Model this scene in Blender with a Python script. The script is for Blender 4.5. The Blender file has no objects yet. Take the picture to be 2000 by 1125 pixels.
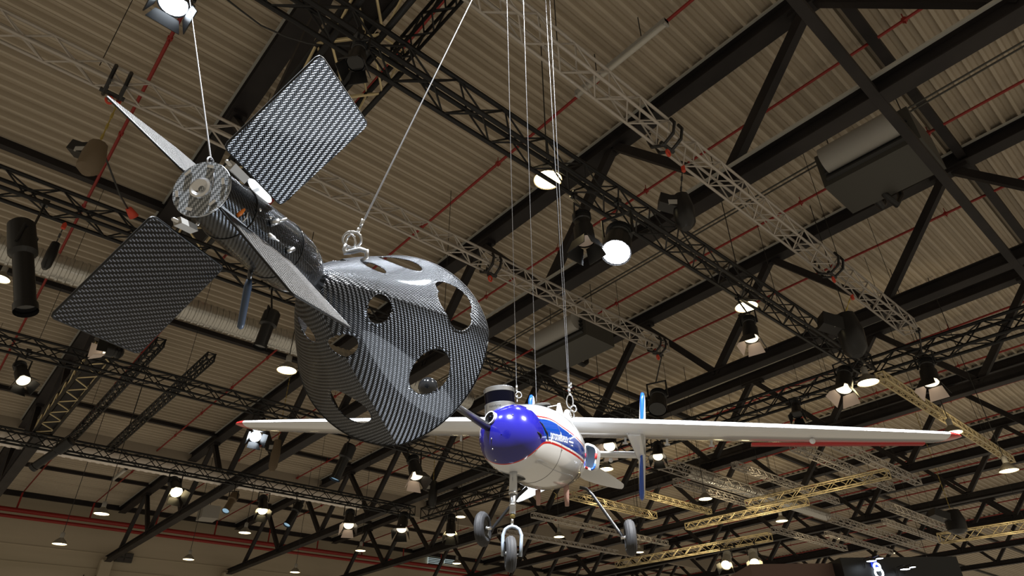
import bpy, math, random
from mathutils import Vector as V, Matrix
random.seed(7)
# ------------------------------------------------------------------ camera, world, exposure
CAMZ = 1.7
F_PX, PITCH, YAW, ROLL = 1269.7, 0.56649, 0.83848, -0.01038
Fw = V((math.cos(PITCH)*math.cos(YAW), math.cos(PITCH)*math.sin(YAW), math.sin(PITCH)))
_r = V((math.sin(YAW), -math.cos(YAW), 0)); _u = _r.cross(Fw)
Rt = math.cos(ROLL)*_r + math.sin(ROLL)*_u
Up = -math.sin(ROLL)*_r + math.cos(ROLL)*_u
CAM = V((0, 0, CAMZ))
sc = bpy.context.scene
COL = sc.collection
cd = bpy.data.cameras.new('camera'); cam = bpy.data.objects.new('camera', cd); COL.objects.link(cam)
cd.sensor_width = 36; cd.lens = F_PX/2000*36; cd.clip_start = .05; cd.clip_end = 500
cam.matrix_world = Matrix.Translation(CAM) @ Matrix((Rt, Up, -Fw)).transposed().to_4x4()
sc.camera = cam
W = bpy.data.worlds.new('hall_light'); sc.world = W; W.use_nodes = True
bg = W.node_tree.nodes['Background']; bg.inputs[0].default_value = (1.0, .86, .65, 1); bg.inputs[1].default_value = .31
sc.view_settings.view_transform = 'Standard'; sc.view_settings.look = 'None'
sc.view_settings.gamma = 1; sc.view_settings.exposure = 0.0; sc.view_settings.use_curve_mapping = False
sc.cycles.use_denoising = True
sc.cycles.max_bounces = 5; sc.cycles.diffuse_bounces = 2; sc.cycles.glossy_bounces = 3
sc.cycles.sample_clamp_indirect = 4; sc.cycles.caustics_reflective = False; sc.cycles.caustics_refractive = False

def ray(x, y):                       # view direction of a point of the photograph, unit depth along the axis
    return Fw + (x-1000)/F_PX*Rt - (y-562.5)/F_PX*Up
def C(x, y, z): return CAM + ray(x, y)*z            # point at depth z
def HZ(x, y, h): d = ray(x, y); return CAM + d*(h/d.z)   # point h metres above the camera
def Q(x, y, D):                                     # point at horizontal distance D ahead
    d = ray(x, y); g = V((math.cos(YAW), math.sin(YAW), 0)); return CAM + d*(D/d.dot(g))

def spot(name, loc, target, power, size=.15, angle=50, color=(1, 1, 1), blend=.4):
    l = bpy.data.lights.new(name, 'SPOT'); l.energy = power; l.color = color; l.shadow_soft_size = size
    l.spot_size = math.radians(angle); l.spot_blend = blend
    o = bpy.data.objects.new(name, l); COL.objects.link(o); o.location = loc
    o.rotation_euler = (V(target)-V(loc)).to_track_quat('-Z', 'Y').to_euler()
    return o
# show lighting hung from the rig above and behind the visitor, aimed at the two hanging models
UAV = Q(1080, 850, 2.5); SAT = C(560, 500, .95)
spot('show_light', (-1.5, -1.0, 8.5), UAV, 11000, .12, 46, (.92, .96, 1))
spot('show_light', (3.4, -3.0, 8.6), UAV, 6500, .12, 46, (1, .96, .9))
spot('show_light', (-2.6, 2.0, 8.3), SAT, 1300, .2, 30, (.85, .92, 1))
spot('show_light', (4.0, 2.6, 8.5), SAT, 350, .2, 34, (.85, .92, 1))

# added low spot at right, in place of a bright stand mirrored in carbon
spot('carbon_fill_spot', (2.3, .75, .95), C(560, 440, .9), 135, .42, 46, (.85, .92, 1))

# ------------------------------------------------------------------ materials
def mat(name, col, rough=.6, metal=0., emit=None, es=0., coat=0., spec=.5):
    m = bpy.data.materials.new(name); m.use_nodes = True
    b = m.node_tree.nodes['Principled BSDF']
    b.inputs['Base Color'].default_value = (*col, 1); b.inputs['Roughness'].default_value = rough
    b.inputs['Metallic'].default_value = metal; b.inputs['Coat Weight'].default_value = coat
    b.inputs['Coat Roughness'].default_value = .05; b.inputs['Specular IOR Level'].default_value = spec
    if emit: b.inputs['Emission Color'].default_value = (*emit, 1); b.inputs['Emission Strength'].default_value = es
    return m
def nd(m, t, **k):
    n = m.node_tree.nodes.new(t)
    for a, v in k.items(): setattr(n, a, v)
    return n
def noise_tint(m, col2, scale=3., detail=4., lo=.35, hi=.65, coord='Object', stretch=(1, 1, 1)):
    t = m.node_tree; b = t.nodes['Principled BSDF']; c1 = tuple(b.inputs['Base Color'].default_value)
    tc = nd(m, 'ShaderNodeTexCoord'); mp = nd(m, 'ShaderNodeMapping'); mp.inputs['Scale'].default_value = stretch
    nz = nd(m, 'ShaderNodeTexNoise'); nz.inputs['Scale'].default_value = scale; nz.inputs['Detail'].default_value = detail
    cr = nd(m, 'ShaderNodeValToRGB'); cr.color_ramp.elements[0].position = lo; cr.color_ramp.elements[1].position = hi
    cr.color_ramp.elements[0].color = c1; cr.color_ramp.elements[1].color = (*col2, 1)
    t.links.new(tc.outputs[coord], mp.inputs[0]); t.links.new(mp.outputs[0], nz.inputs['Vector'])
    t.links.new(nz.outputs[0], cr.inputs[0]); t.links.new(cr.outputs[0], b.inputs['Base Color'])
    return m
M = {}
M['deck'] = noise_tint(mat('deck_sheet', (.56, .485, .385), .55, .0), (.45, .385, .30), .6, 5, .3, .7, stretch=(.15, 3, 1))
M['wall'] = noise_tint(mat('wall_panel', (.52, .45, .34), .7), (.44, .38, .28), .3, 4, stretch=(.3, 1, 3))
M['girder'] = mat('girder_paint', (.36, .31, .25), .6)
M['steel'] = noise_tint(mat('dark_steel', (.015, .013, .014), .6, .0, spec=.3), (.026, .022, .022), 1.2)
M['steel2'] = mat('dark_steel_light', (.055, .05, .05), .5)
M['edge'] = mat('galvanised_edge', (.55, .55, .52), .4, .3)
M['black'] = mat('black_truss', (.006, .006, .007), .4, .0, spec=.35)
M['alu'] = mat('aluminium_truss', (.48, .44, .40), .38, .35)
M['gold'] = mat('warm_lit_truss', (.70, .58, .34), .35, .3)  # truss metal with the warm lamplight put into its colour
M['red'] = mat('red_pipe', (.30, .018, .014), .45)
M['duct'] = mat('spiral_duct', (.62, .61, .58), .28, .9)
M['pale_duct'] = mat('pale_duct', (.85, .78, .72), .5, .0)
M['blackbody'] = mat('black_housing', (.010, .010, .011), .35)
M['greybox'] = mat('grey_housing', (.06, .058, .052), .5)
M['lightgrey'] = mat('light_grey_housing', (.38, .37, .35), .45)
M['rubber'] = noise_tint(mat('tyre_rubber', (.020, .020, .022), .7), (.035, .035, .038), 40)
M['chrome'] = mat('bright_metal', (.75, .76, .78), .2, 1.)
M['brushed'] = mat('brushed_alu', (.58, .6, .63), .32, 1.)
M['cable'] = mat('steel_cable', (.36, .37, .40), .4, .6)
M['darkcable'] = mat('black_cable', (.02, .02, .02), .5)
M['chain'] = mat('yellow_chain', (.50, .38, .10), .4, .6)
M['white'] = mat('white_gloss', (.80, .82, .85), .22, 0, coat=.8)
M['redpaint'] = mat('red_gloss', (.55, .02, .02), .25, coat=.6)
M['bluepaint'] = mat('blue_gloss', (.012, .085, .50), .2, coat=.8)
M['shade'] = mat('lamp_reflector', (.30, .28, .24), .4, .4)
M['lampglow'] = mat('lamp_glow', (1, 1, 1), .5, emit=(1, .80, .42), es=9)
M['coolglow'] = mat('cool_glow', (1, 1, 1), .5, emit=(.80, .90, 1), es=12)
M['whiteglow'] = mat('spotlight_glow', (1, 1, 1), .5, emit=(.9, .95, 1), es=60)
M['dimglow'] = mat('dim_glow', (1, .9, .8), .5, emit=(1, .85, .6), es=1.5)
M['barnlit'] = mat('lit_barn_door', (.80, .68, .63), .5)
M['tube'] = mat('tube_diffuser', (.62, .60, .55), .35)
M['lens'] = mat('blue_lens', (.25, .45, .6), .05, 0, emit=(.3, .5, .7), es=.6, coat=1)
M['orange'] = mat('orange_plug', (.75, .20, .02), .5)
M['darkglass'] = mat('dark_glass', (.001, .0012, .004), .06, 0, spec=.2)
M['brown'] = mat('brown_cover', (.14, .10, .06), .6)
M['orangered'] = mat('orange_red', (.6, .06, .03), .5)
M['ballm'] = mat('black_ball', (.012, .013, .015), .12, .3, coat=.6)
M['boom'] = mat('boom_tube', (.07, .07, .075), .3, .4)
M['bluegrey'] = mat('blue_grey_rod', (.06, .09, .15), .35)
M['skinpink'] = mat('copper_tip', (.45, .28, .24), .3, .3)
M['booth'] = mat('booth_black', (.008, .010, .014), .4)
M['boothbrown'] = mat('booth_brown', (.16, .10, .085), .6)
M['windowlit'] = mat('lit_louvre', (.4, .5, .5), .4, emit=(.75, .9, .9), es=.5)
M['signwhite'] = mat('sign_white', (1, 1, 1), .5, emit=(.8, .9, 1), es=3)
M['signblue'] = mat('sign_blue', (.01, .03, .4), .5, emit=(.02, .06, .8), es=1)
M['text_dark'] = mat('dark_lettering', (.03, .03, .03), .4)
M['text_white'] = mat('white_lettering', (.85, .88, .92), .3)

def carbon(name, cell, lo=(.006, .007, .009), hi=(.55, .60, .68), rough=.30, bump=.8, rot=0., metal=.9, coat=.35):
    """2x2 twill weave: both tow directions are bumped, the warp sheen is put into the colour"""
    m = mat(name, lo, rough, metal, coat=coat); t = m.node_tree; L = t.links.new; b = t.nodes['Principled BSDF']
    uv = nd(m, 'ShaderNodeUVMap'); mp = nd(m, 'ShaderNodeMapping')
    mp.inputs['Rotation'].default_value[2] = rot; mp.inputs['Scale'].default_value = (1/cell, 1/cell, 1)
    L(uv.outputs[0], mp.inputs[0]); sp = nd(m, 'ShaderNodeSeparateXYZ'); L(mp.outputs[0], sp.inputs[0])
    def mth(op, a, b_=None, c=None):
        n = nd(m, 'ShaderNodeMath', operation=op)
        for i, v in enumerate((a, b_, c)):
            if v is None: continue
            if isinstance(v, (int, float)): n.inputs[i].default_value = v
            else: L(v, n.inputs[i])
        return n.outputs[0]
    u, v = sp.outputs[0], sp.outputs[1]
    iu, iv = mth('FLOOR', u), mth('FLOOR', v)
    fu, fv = mth('FRACT', u), mth('FRACT', v)
    s = mth('FLOORED_MODULO', mth('SUBTRACT', iu, iv), 4.)
    warp = mth('LESS_THAN', s, 1.5)
    hu = mth('SINE', mth('MULTIPLY', fu, math.pi)); hv = mth('SINE', mth('MULTIPLY', fv, math.pi))
    # position along the two-cell float
    al = mth('MULTIPLY', mth('ADD', mth('FLOORED_MODULO', s, 2.), .0), .5)
    h = mth('ADD', mth('MULTIPLY', warp, hu), mth('MULTIPLY', mth('SUBTRACT', 1., warp), hv))
    bp = nd(m, 'ShaderNodeBump'); bp.inputs['Strength'].default_value = bump; bp.inputs['Distance'].default_value = cell*.35
    L(h, bp.inputs['Height']); L(bp.outputs[0], b.inputs['Normal'])
    fac = mth('MULTIPLY', warp, mth('POWER', hu, 1.2))  # warp tows lightened: their highlights sit in the base colour
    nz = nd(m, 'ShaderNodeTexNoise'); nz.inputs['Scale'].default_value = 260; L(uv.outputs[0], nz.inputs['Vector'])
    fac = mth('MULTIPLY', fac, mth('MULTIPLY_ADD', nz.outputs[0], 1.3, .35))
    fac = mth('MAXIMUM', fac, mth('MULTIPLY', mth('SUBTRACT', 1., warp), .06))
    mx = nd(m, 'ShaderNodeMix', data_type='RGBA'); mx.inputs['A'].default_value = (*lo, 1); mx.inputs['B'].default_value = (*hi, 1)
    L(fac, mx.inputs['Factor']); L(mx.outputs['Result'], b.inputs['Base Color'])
    return m
M['carbon_a'] = carbon('carbon_twill_panel', .0029, hi=(.70, .76, .86), rough=.36, coat=.05)  # strong reflection put into the tow colour
M['carbon_b'] = carbon('carbon_twill_low_sheen', .0027, hi=(.17, .18, .21), rough=.2, coat=.15)  # same weave, weaker reflection put into the tow colour
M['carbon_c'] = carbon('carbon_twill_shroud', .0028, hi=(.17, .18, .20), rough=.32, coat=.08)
M['carbon_d'] = carbon('carbon_twill_body', .0017, hi=(.10, .11, .125), rough=.18, bump=.35)
M['carbon_f'] = carbon('carbon_end_disc', .0022, lo=(.10, .11, .12), hi=(.5, .53, .57), rough=.3, bump=.35, metal=.5)
M['carbon_e'] = carbon('carbon_edge', .0028, lo=(.012, .012, .012), hi=(.085, .082, .08), rough=.5, metal=.5, coat=.05)

# ------------------------------------------------------------------ mesh tools
class MB:
    def __init__(s): s.v = []; s.f = []; s.uv = {}
    def add(s, vs, fs, uvs=None):
        o = len(s.v); s.v += [V(a) for a in vs]
        for i, f in enumerate(fs):
            if uvs: s.uv[len(s.f)] = uvs[i]
            s.f.append([o+k for k in f])
        return s
    def box(s, c, ax, ay, az):      # half-axis vectors
        c, ax, ay, az = map(V, (c, ax, ay, az)); vs = []
        for i in (-1, 1):
            for j in (-1, 1):
                for k in (-1, 1): vs.append(c+ax*i+ay*j+az*k)
        return s.add(vs, [(0, 1, 3, 2), (4, 6, 7, 5), (0, 4, 5, 1), (2, 3, 7, 6), (0, 2, 6, 4), (1, 5, 7, 3)])
    def beam(s, a, b, w, h, up=(0, 0, 1)):
        a, b, up = V(a), V(b), V(up); d = (b-a).normalized()
        x = d.cross(up)
        if x.length < 1e-4: x = d.cross(V((1, 0, 0)))
        x.normalize(); y = x.cross(d)
        return s.box((a+b)/2, (b-a)/2, x*w/2, y*h/2)
    def ibeam(s, a, b, w, h, t=.03):
        a, b = V(a), V(b); d = (b-a).normalized(); x = d.cross(V((0, 0, 1))).normalized(); y = x.cross(d)
        s.beam(a+y*(h/2-t/2), b+y*(h/2-t/2), w, t); s.beam(a-y*(h/2-t/2), b-y*(h/2-t/2), w, t)
        return s.beam(a, b, w*.35, h-2*t)
    def tube(s, a, b, r, n=6, r1=None, caps=True):
        return s.path([a, b], [r, r if r1 is None else r1], n, caps)
    def path(s, pts, r, n=6, caps=True):
        pts = [V(p) for p in pts]; m = len(pts)
        rs = r if isinstance(r, (list, tuple)) else [r]*m
        d = (pts[1]-pts[0]).normalized(); x = d.orthogonal().normalized(); vs = []
        for i, p in enumerate(pts):
            if i == 0: t = pts[1]-p
            elif i == m-1: t = p-pts[i-1]
            else: t = (pts[i+1]-p).normalized()+(p-pts[i-1]).normalized()
            t.normalize(); x = (x-t*x.dot(t))
            x.normalize(); y = t.cross(x)
            for k in range(n):
                a = 2*math.pi*k/n; vs.append(p+(x*math.cos(a)+y*math.sin(a))*rs[i])
        fs = [(i*n+k, i*n+(k+1) % n, (i+1)*n+(k+1) % n, (i+1)*n+k) for i in range(m-1) for k in range(n)]
        if caps: fs += [tuple(range(n))[::-1], tuple((m-1)*n+k for k in range(n))]
        return s.add(vs, fs)
    def lathe(s, o, ax, prof, n=24, xref=None, caps=False):
        o, ax = V(o), V(ax).normalized(); x = (xref or ax.orthogonal()); x = (x-ax*x.dot(ax)).normalized(); y = ax.cross(x)
        vs = [o+ax*t+(x*math.cos(2*math.pi*k/n)+y*math.sin(2*math.pi*k/n))*r for t, r in prof for k in range(n)]
        m = len(prof); R = max(r for t, r in prof); fs = []; uvs = []
        ln = [0]
        for i in range(1, m): ln.append(ln[-1]+math.hypot(prof[i][0]-prof[i-1][0], prof[i][1]-prof[i-1][1]))
        for i in range(m-1):
            for k in range(n):
                fs.append((i*n+k, i*n+(k+1) % n, (i+1)*n+(k+1) % n, (i+1)*n+k))
                u0, u1 = 2*math.pi*R*k/n, 2*math.pi*R*(k+1)/n
                uvs.append([(u0, ln[i]), (u1, ln[i]), (u1, ln[i+1]), (u0, ln[i+1])])
        s.add(vs, fs, uvs)
        if caps:
            for i in (0, m-1): s.add([vs[i*n+k] for k in range(n)], [tuple(range(n))])
        return s
    def sphere(s, c, r, n=16, sq=(1, 1, 1)):
        c = V(c); vs = []; m = n//2
        for i in range(m+1):
            a = math.pi*i/m
            for k in range(n):
                b = 2*math.pi*k/n; vs.append(c+V((math.sin(a)*math.cos(b)*r*sq[0], math.sin(a)*math.sin(b)*r*sq[1], math.cos(a)*r*sq[2])))
        return s.add(vs, [(i*n+k, (i+1)*n+k, (i+1)*n+(k+1) % n, i*n+(k+1) % n) for i in range(m) for k in range(n)])
    def torus(s, c, ax, R, r, n=20, k=8, el=1., xref=None):
        c, ax = V(c), V(ax).normalized(); x = xref or ax.orthogonal(); x = (V(x)-ax*V(x).dot(ax)).normalized(); y = ax.cross(x); vs = []
        for i in range(n):
            a = 2*math.pi*i/n; e = (x*math.cos(a)*el+y*math.sin(a)); p = c+e*R; e.normalize()
            for j in range(k):
                b = 2*math.pi*j/k; vs.append(p+e*math.cos(b)*r+ax*math.sin(b)*r)
        return s.add(vs, [(i*k+j, ((i+1) % n)*k+j, ((i+1) % n)*k+(j+1) % k, i*k+(j+1) % k) for i in range(n) for j in range(k)])
    def slab(s, pts, t, uvw=None):  # polygon with thickness, uv in metres along pts[0]->pts[1]
        pts = [V(p) for p in pts]; n = (pts[1]-pts[0]).cross(pts[2]-pts[1]).normalized(); k = len(pts)
        ex = (pts[1]-pts[0]).normalized(); ey = n.cross(ex)
        q = [((p-pts[0]).dot(ex)+.5, (p-pts[0]).dot(ey)+.5) for p in pts]
        vs = [p+n*t/2 for p in pts]+[p-n*t/2 for p in pts]
        s.add(vs, [tuple(range(k)), tuple(range(2*k-1, k-1, -1))], [q, q[::-1]])
        return s.add(vs, [(i, i+k, (i+1) % k+k, (i+1) % k) for i in range(k)],
                     [[q[i], (q[i][0]+t, q[i][1]), (q[(i+1) % k][0]+t, q[(i+1) % k][1]), q[(i+1) % k]] for i in range(k)])

def build(name, mb, m, parent=None, smooth=None, org=None):
    """link one mesh object; vertices come in world space (parents are unrotated)"""
    if org is None:
        org = wl(parent) if parent else V((0, 0, 0))
    me = bpy.data.meshes.new(name); me.from_pydata([tuple(v-org) for v in mb.v], [], mb.f)
    if mb.uv:
        l = me.uv_layers.new(name='UVMap')
        for i, p in enumerate(me.polygons):
            if i in mb.uv:
                for li, q in zip(p.loop_indices, mb.uv[i]): l.data[li].uv = q
    me.materials.append(m if not isinstance(m, str) else M[m]); me.update()
    if smooth: me.shade_smooth() if smooth is True else sm_ang(me, smooth)
    o = bpy.data.objects.new(name, me); COL.objects.link(o)
    if parent: o.parent = parent
    else: o.location = org
    return o
def sm_ang(me, deg):
    me.shade_smooth(); me.set_sharp_from_angle(angle=math.radians(deg))
def wl(o):
    p = V((0, 0, 0))
    while o: p += o.location; o = o.parent
    return p
def thing(name, label, cat, loc, group=None):
    o = bpy.data.objects.new(name, None); COL.objects.link(o); o.location = loc; o.empty_display_size = .05
    o['label'] = label; o['category'] = cat
    if group: o['group'] = group
    return o
def single(name, label, cat, mb, m, group=None, smooth=None):
    c = sum(mb.v, V((0, 0, 0)))/len(mb.v); o = build(name, mb, m, None, smooth, c)
    o['label'] = label; o['category'] = cat
    if group: o['group'] = group
    return o
def struct(name, mb, m, smooth=None):
    o = build(name, mb, m, None, smooth); o['kind'] = 'structure'; return o
def dup(root, loc, label):
    r = root.copy(); COL.objects.link(r); r.location = loc; r['label'] = label
    for ch in root.children:
        c = ch.copy(); COL.objects.link(c); c.parent = r
        for g in ch.children:
            d = g.copy(); COL.objects.link(d); d.parent = c
    return r
ORD = ['first', 'second', 'third', 'fourth', 'fifth', 'sixth', 'seventh', 'eighth', 'ninth', 'tenth', 'eleventh', 'twelfth', 'thirteenth', 'fourteenth', 'fifteenth', 'sixteenth']

# ------------------------------------------------------------------ the hall shell
S = 12.0
def roofh(Y): return CAMZ + 1.012*S - .030*(Y+.0)      # roof underside falls gently towards the far wall
YW = 48.5
X0, X1, Y0 = -14., 130., -9.
mb = MB(); p = .345; dd = .13; y = Y0; xs = [X0, 20, 60, X1]; prof = []
while y < YW:
    prof += [(y, 0), (y+p*.20, 0), (y+p*.30, dd), (y+p*.56, dd), (y+p*.60, dd-.02), (y+p*.66, dd), (y+p*.90, dd)]; y += p
rows = [[(x, yy, roofh(yy)+z) for x in xs] for yy, z in prof]
vs = [q for r in rows for q in r]; n = len(xs)
mb.add(vs, [(i*n+k, i*n+k+1, (i+1)*n+k+1, (i+1)*n+k) for i in range(len(rows)-1) for k in range(n-1)])
struct('ceiling', mb, 'deck')
#struct('floor', MB().box((X1/2-7, 20, -.05), (X1/2+7, 0, 0), (0, 30, 0), (0, 0, .05)), 'girder')
mb = MB().box((X1/2-7, YW+.1, 6), (X1/2+7, 0, 0), (0, .1, 0), (0, 0, 6.4))
z = .6
while z < 10: mb.box((X1/2-7, YW-.01, z), (X1/2+7, 0, 0), (0, .02, 0), (0, 0, .02)); z += .9
struct('wall_back', mb, 'wall')
struct('trim_1', MB().beam((X0, 36, roofh(36)-.55), (X1, 36, roofh(36)-.55), .25, 1.1), 'girder')
for i, (yy, w) in enumerate(((1.45, .28), (16.7, .20), (22.8, .16), (32.4, .16), (42.4, .16), (48.2, .26))):
    b = single('roof_purlin', 'dark roof purlin running across the trusses, %s from the camera end' % ORD[i], 'purlin',
               MB().beam((X0, yy, roofh(yy)-w/2), (X1, yy, roofh(yy)-w/2), .2, w), 'steel', 'purlins under the roof sheet')

# steel roof trusses (run along Y)
TX = [.177*S+.6205*S*k for k in range(-1, 9)]
def roof_truss(i, x):
    y0, y1 = -6., YW-.4
    lab = ('dark steel roof truss with diagonal webs, %s counted from the left side of the hall' % ORD[i])
    t = thing('roof_truss', lab, 'roof truss', (x, y0, roofh(y0)-3), 'steel roof trusses')
    xc = x+.2
    def ht(yy): return roofh(yy)-.22
    def hb(yy): return CAMZ + (.738-.025*yy/S)*S-.1
    build('top_chord', MB().ibeam((xc, y0, ht(y0)), (xc, y1, ht(y1)), .42, .40), 'steel', t)
    build('bottom_chord', MB().ibeam((xc, y0, hb(y0)), (xc, y1, hb(y1)), .36, .34), 'steel', t)
    build('sheet_edge', MB().beam((x-.03, y0, ht(y0)+.19), (x-.03, y1, ht(y1)+.19), .05, .05), 'edge', t)
    k = -1
    while True:
        a = (.155+.43*k)*S; bq = (.37+.43*k)*S
        if a > y1: break
        if a > y0:
            if k % 2 == 0: build('gusset', MB().beam((xc, a-.45, ht(a)-.24), (xc, a+.45, ht(a)-.24), .30, .10), 'steel', t)
            for yb in (bq-.43*S, bq):
                if y0 < yb < y1: build('diagonal', MB().beam((xc, a, ht(a)-.1), (xc, yb, hb(yb)+.1), .2, .20, (1, 0, 0)), 'steel', t)
        k += 1
    return t
for i, x in enumerate(TX[:8]): roof_truss(i, x)
for i, x in enumerate(TX[8:]): roof_truss(8+i, x)

# light strips fixed under the near bottom chords and cable trays
xs_ = TX[2]-.06
single('cable_tray', 'thin bright edged tray along the near truss bottom chord at upper right', 'cable tray',
       MB().beam((xs_, -5, CAMZ+.757*S-.1), (xs_, 13, CAMZ+.722*S-.06), .06, .05), 'edge')

# red sprinkler pipes (along Y), one run every .32 S
for i in range(20):
    x = (.041+.3185*i)*S*.985; h = lambda yy: roofh(yy)-.22
    mb = MB().tube((x, Y0, h(Y0)), (x, 47.1, h(47.1)), .038, 6)
    t = thing('sprinkler_pipe', 'thin red sprinkler pipe under the roof sheet, %s' % (['the leftmost run', 'run just right of the leftmost one'][i] if i < 2 else '%s run from the left' % (ORD[i] if i < 16 else ['seventeenth', 'eighteenth', 'nineteenth', 'twentieth'][i-16])), 'sprinkler pipe', (x, 0, h(0)), 'red sprinkler pipes')
    build('pipe', mb, 'red', t, True)
    yy = -6+.9*(i % 3)
    kk = 0
    while yy < 40 and kk < 14:
        mh = MB().tube((x, yy, h(yy)-.12), (x, yy, h(yy)+.2), .012, 5).tube((x-.05, yy, h(yy)), (x+.05, yy, h(yy)), .055, 6)
        build('sprinkler_head', mh, 'red', t); yy += 3.4; kk += 1
t = thing('sprinkler_main', 'thick red double fire main running along the far wall', 'fire main', (0, 47.6, CAMZ+9.5))
build('main_pipe', MB().tube((X0, 47.4, CAMZ+9.5), (X1, 47.4, CAMZ+9.5), .13, 10), 'red', t, True)
build('main_pipe', MB().tube((X0, 47.4, CAMZ+9.15), (X1, 47.4, CAMZ+9.15), .10, 10), 'red', t, True)
for i in range(12):
    x = (.041+.3185*i)*S*.985
    build('riser_pipe', MB().tube((x, 47.5, CAMZ+9.5), (x, 47.5, roofh(47.5)-.2), .05, 6), 'red', t)

# air ducts
def spiral(name, label, y, z, r, x0, x1, m, step=.16):
    mb = MB(); prof = []; x = x0
    while x < x1: prof += [(x-x0, r), (x-x0+step*.5, r), (x-x0+step*.6, r*1.06), (x-x0+step*.9, r*1.06)]; x += step
    mb.lathe((x0, y, z), (1, 0, 0), prof, 14)
    return single(name, label, 'air duct', mb, m, smooth=40)
spiral('spiral_duct', 'shiny silver spiral duct passing behind the black carbon panel', 16.2, CAMZ+8.55, .30, -6, 12.5, 'duct')
spiral('spiral_duct', 'long pale duct behind the black lighting truss at lower left', 30.0, CAMZ+8.45, .30, -6, 16.4, 'pale_duct', .3)
a = HZ(1340, 918, 8.0)
spiral('spiral_duct', 'silver duct below the grey trusses right of the white tail fin', a.y, a.z, .26, a.x, a.x+12, 'duct')

# ------------------------------------------------------------------ lighting trusses (four tubes and zigzag webs)
TR = {}
def truss(name, label, p0, p1, w, m, rch=.024, rl=.011, pitch=None, group=None, wh=None, frame=True, lm=None):
    """p0,p1: centre line of the lower chord pair"""
    p0, p1 = V(p0), V(p1); d = (p1-p0); Ln = d.length; d.normalize(); s = d.cross(V((0, 0, 1))).normalized()
    wh = wh or w; t = thing('lighting_truss', label, 'truss', p0, group or None)
    cs = [s*w/2, s*w/2+V((0, 0, wh)), -s*w/2+V((0, 0, wh)), -s*w/2]
    for c in cs: build('chord', MB().tube(p0+c, p1+c, rch, 8), m, t, True)
    pitch = pitch or w*1.15; n = max(2, round(Ln/pitch)); st = Ln/n
    for k in range(4):
        a, b = cs[k], cs[(k+1) % 4]; mb = MB()
        for i in range(n):
            q0, q1 = (a, b) if (i+k) % 2 else (b, a)
            mb.tube(p0+d*st*i+q0, p0+d*st*(i+1)+q1, rl, 5, caps=False)
        for i in ((0, n) if frame else ()): mb.tube(p0+d*st*i+a, p0+d*st*i+b, rl*1.2, 5, caps=False)
        build('lattice', mb, lm or m, t)
    TR[name] = (p0, p1, w, wh)
    for q in ((.22, .78) if Ln > 3 else (.5,)):
        c = p0+d*Ln*q; build('hanger_cable', MB().tube((c.x, c.y, c.z+wh), (c.x, c.y, roofh(c.y)+.08), .008, 4), 'darkcable', t)
    return t
def fit(name, label, ax, low, up, h, m, ext=None, wmin=.2, wmax=.6, **k):
    """truss along X (ax=0) or Y (ax=1) whose lower and upper outlines pass the given photo points at height h"""
    o = 1-ax
    nm = lambda q: (HZ(q[0], q[1], 1.)-CAM)[o]
    nl = sum(nm(q) for q in low)/len(low); nu = sum(nm(q) for q in up)/len(up)
    w = min(wmax, max(wmin, (nl-nu)*h/(1+nu))); c = nl*h-w/2
    e = [(HZ(q[0], q[1], h)-CAM)[ax] for q in (low[0], low[-1])] if ext is None else list(ext)
    P = [None, None]
    for i in (0, 1):
        v = [0, 0, CAMZ+h]; v[ax] = e[i]; v[o] = c; P[i] = V(v)
    return truss(name, label, P[0], P[1], w, m, rch=max(.026, w*(.1 if m == 'black' else .07)), rl=max(.014, w*(.042 if m == 'black' else .034)), **k)
GA = 'aluminium lighting trusses'; GB = 'black rig trusses'; GG = 'brightly lit yellowish trusses'; GF = 'short grey trusses at lower right'
fit('g1', 'long grey aluminium truss running from top centre down to the right', 0, [(1000, 72), (1285, 281), (1755, 649)], [(1015, 0), (1312, 237)], 7.5, 'alu', ext=(1.0, 16.6), group=GA)
fit('g2', 'grey aluminium truss from the left edge passing behind the carbon panels', 0, [(0, 77), (203, 175), (434, 290)], [(0, 15), (112, 70), (465, 252)], 7.5, 'alu', ext=(-4, 12.9), group=GA)
fit('d1', 'heavy black truss crossing the whole view below the bright pendant lamp', 0, [(716, 130), (1042, 329), (1446, 586)], [(900, 155), (1122, 307), (1425, 512)], 7.3, 'black', ext=(-2.5, 17.5), group=GB)
fit('d6', 'black truss with brownish sheen at the left edge above the silver duct', 0, [(0, 400), (280, 480)], [(0, 325), (175, 390)], 6.9, 'black', ext=(-5, 4.9), group=GB)
fit('d3', 'black truss at lower left just under the dark carbon panel', 0, [(0, 677), (375, 780), (500, 812)], [(0, 643), (175, 687), (375, 745)], 6.75, 'black', ext=(-4, 17.5), group=GB)
fit('d4', 'long black truss at lower left in front of the pale duct', 0, [(0, 860), (350, 927), (850, 1020)], [(0, 833), (300, 893), (850, 995)], 7.4, 'black', ext=(-5, 17.5), group=GB)
fit('d2', 'black truss at the right that passes behind the white wing', 1, [(1700, 732), (1500, 800), (870, 1017)], [(1690, 694), (1500, 762), (846, 993)], 7.35, 'black', ext=(-2, 26.6), group=GB)
fit('d7', 'black truss crossing behind the cylinder on the blue nose', 0, [(1015, 752), (1190, 800)], [(1000, 722), (1250, 790)], 7.0, 'black', ext=(5.2, 17.5), group=GB)
fit('d5', 'wide black truss falling from top centre to lower left, webs lit gold', 1, [(245, 690), (80, 860)], [(165, 700), (80, 830)], 7.86, 'black', ext=(-2, 26.6), wmin=.5, group=GB, lm='gold')  # warm light on the webs is put into their colour
fit('d8', 'short black two tube truss beside the crossing at top centre', 1, [(900, 12), (825, 82)], [(872, 0), (800, 82)], 7.83, 'black', ext=(-2, 5.7), wmin=.22, group=GB)
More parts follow.
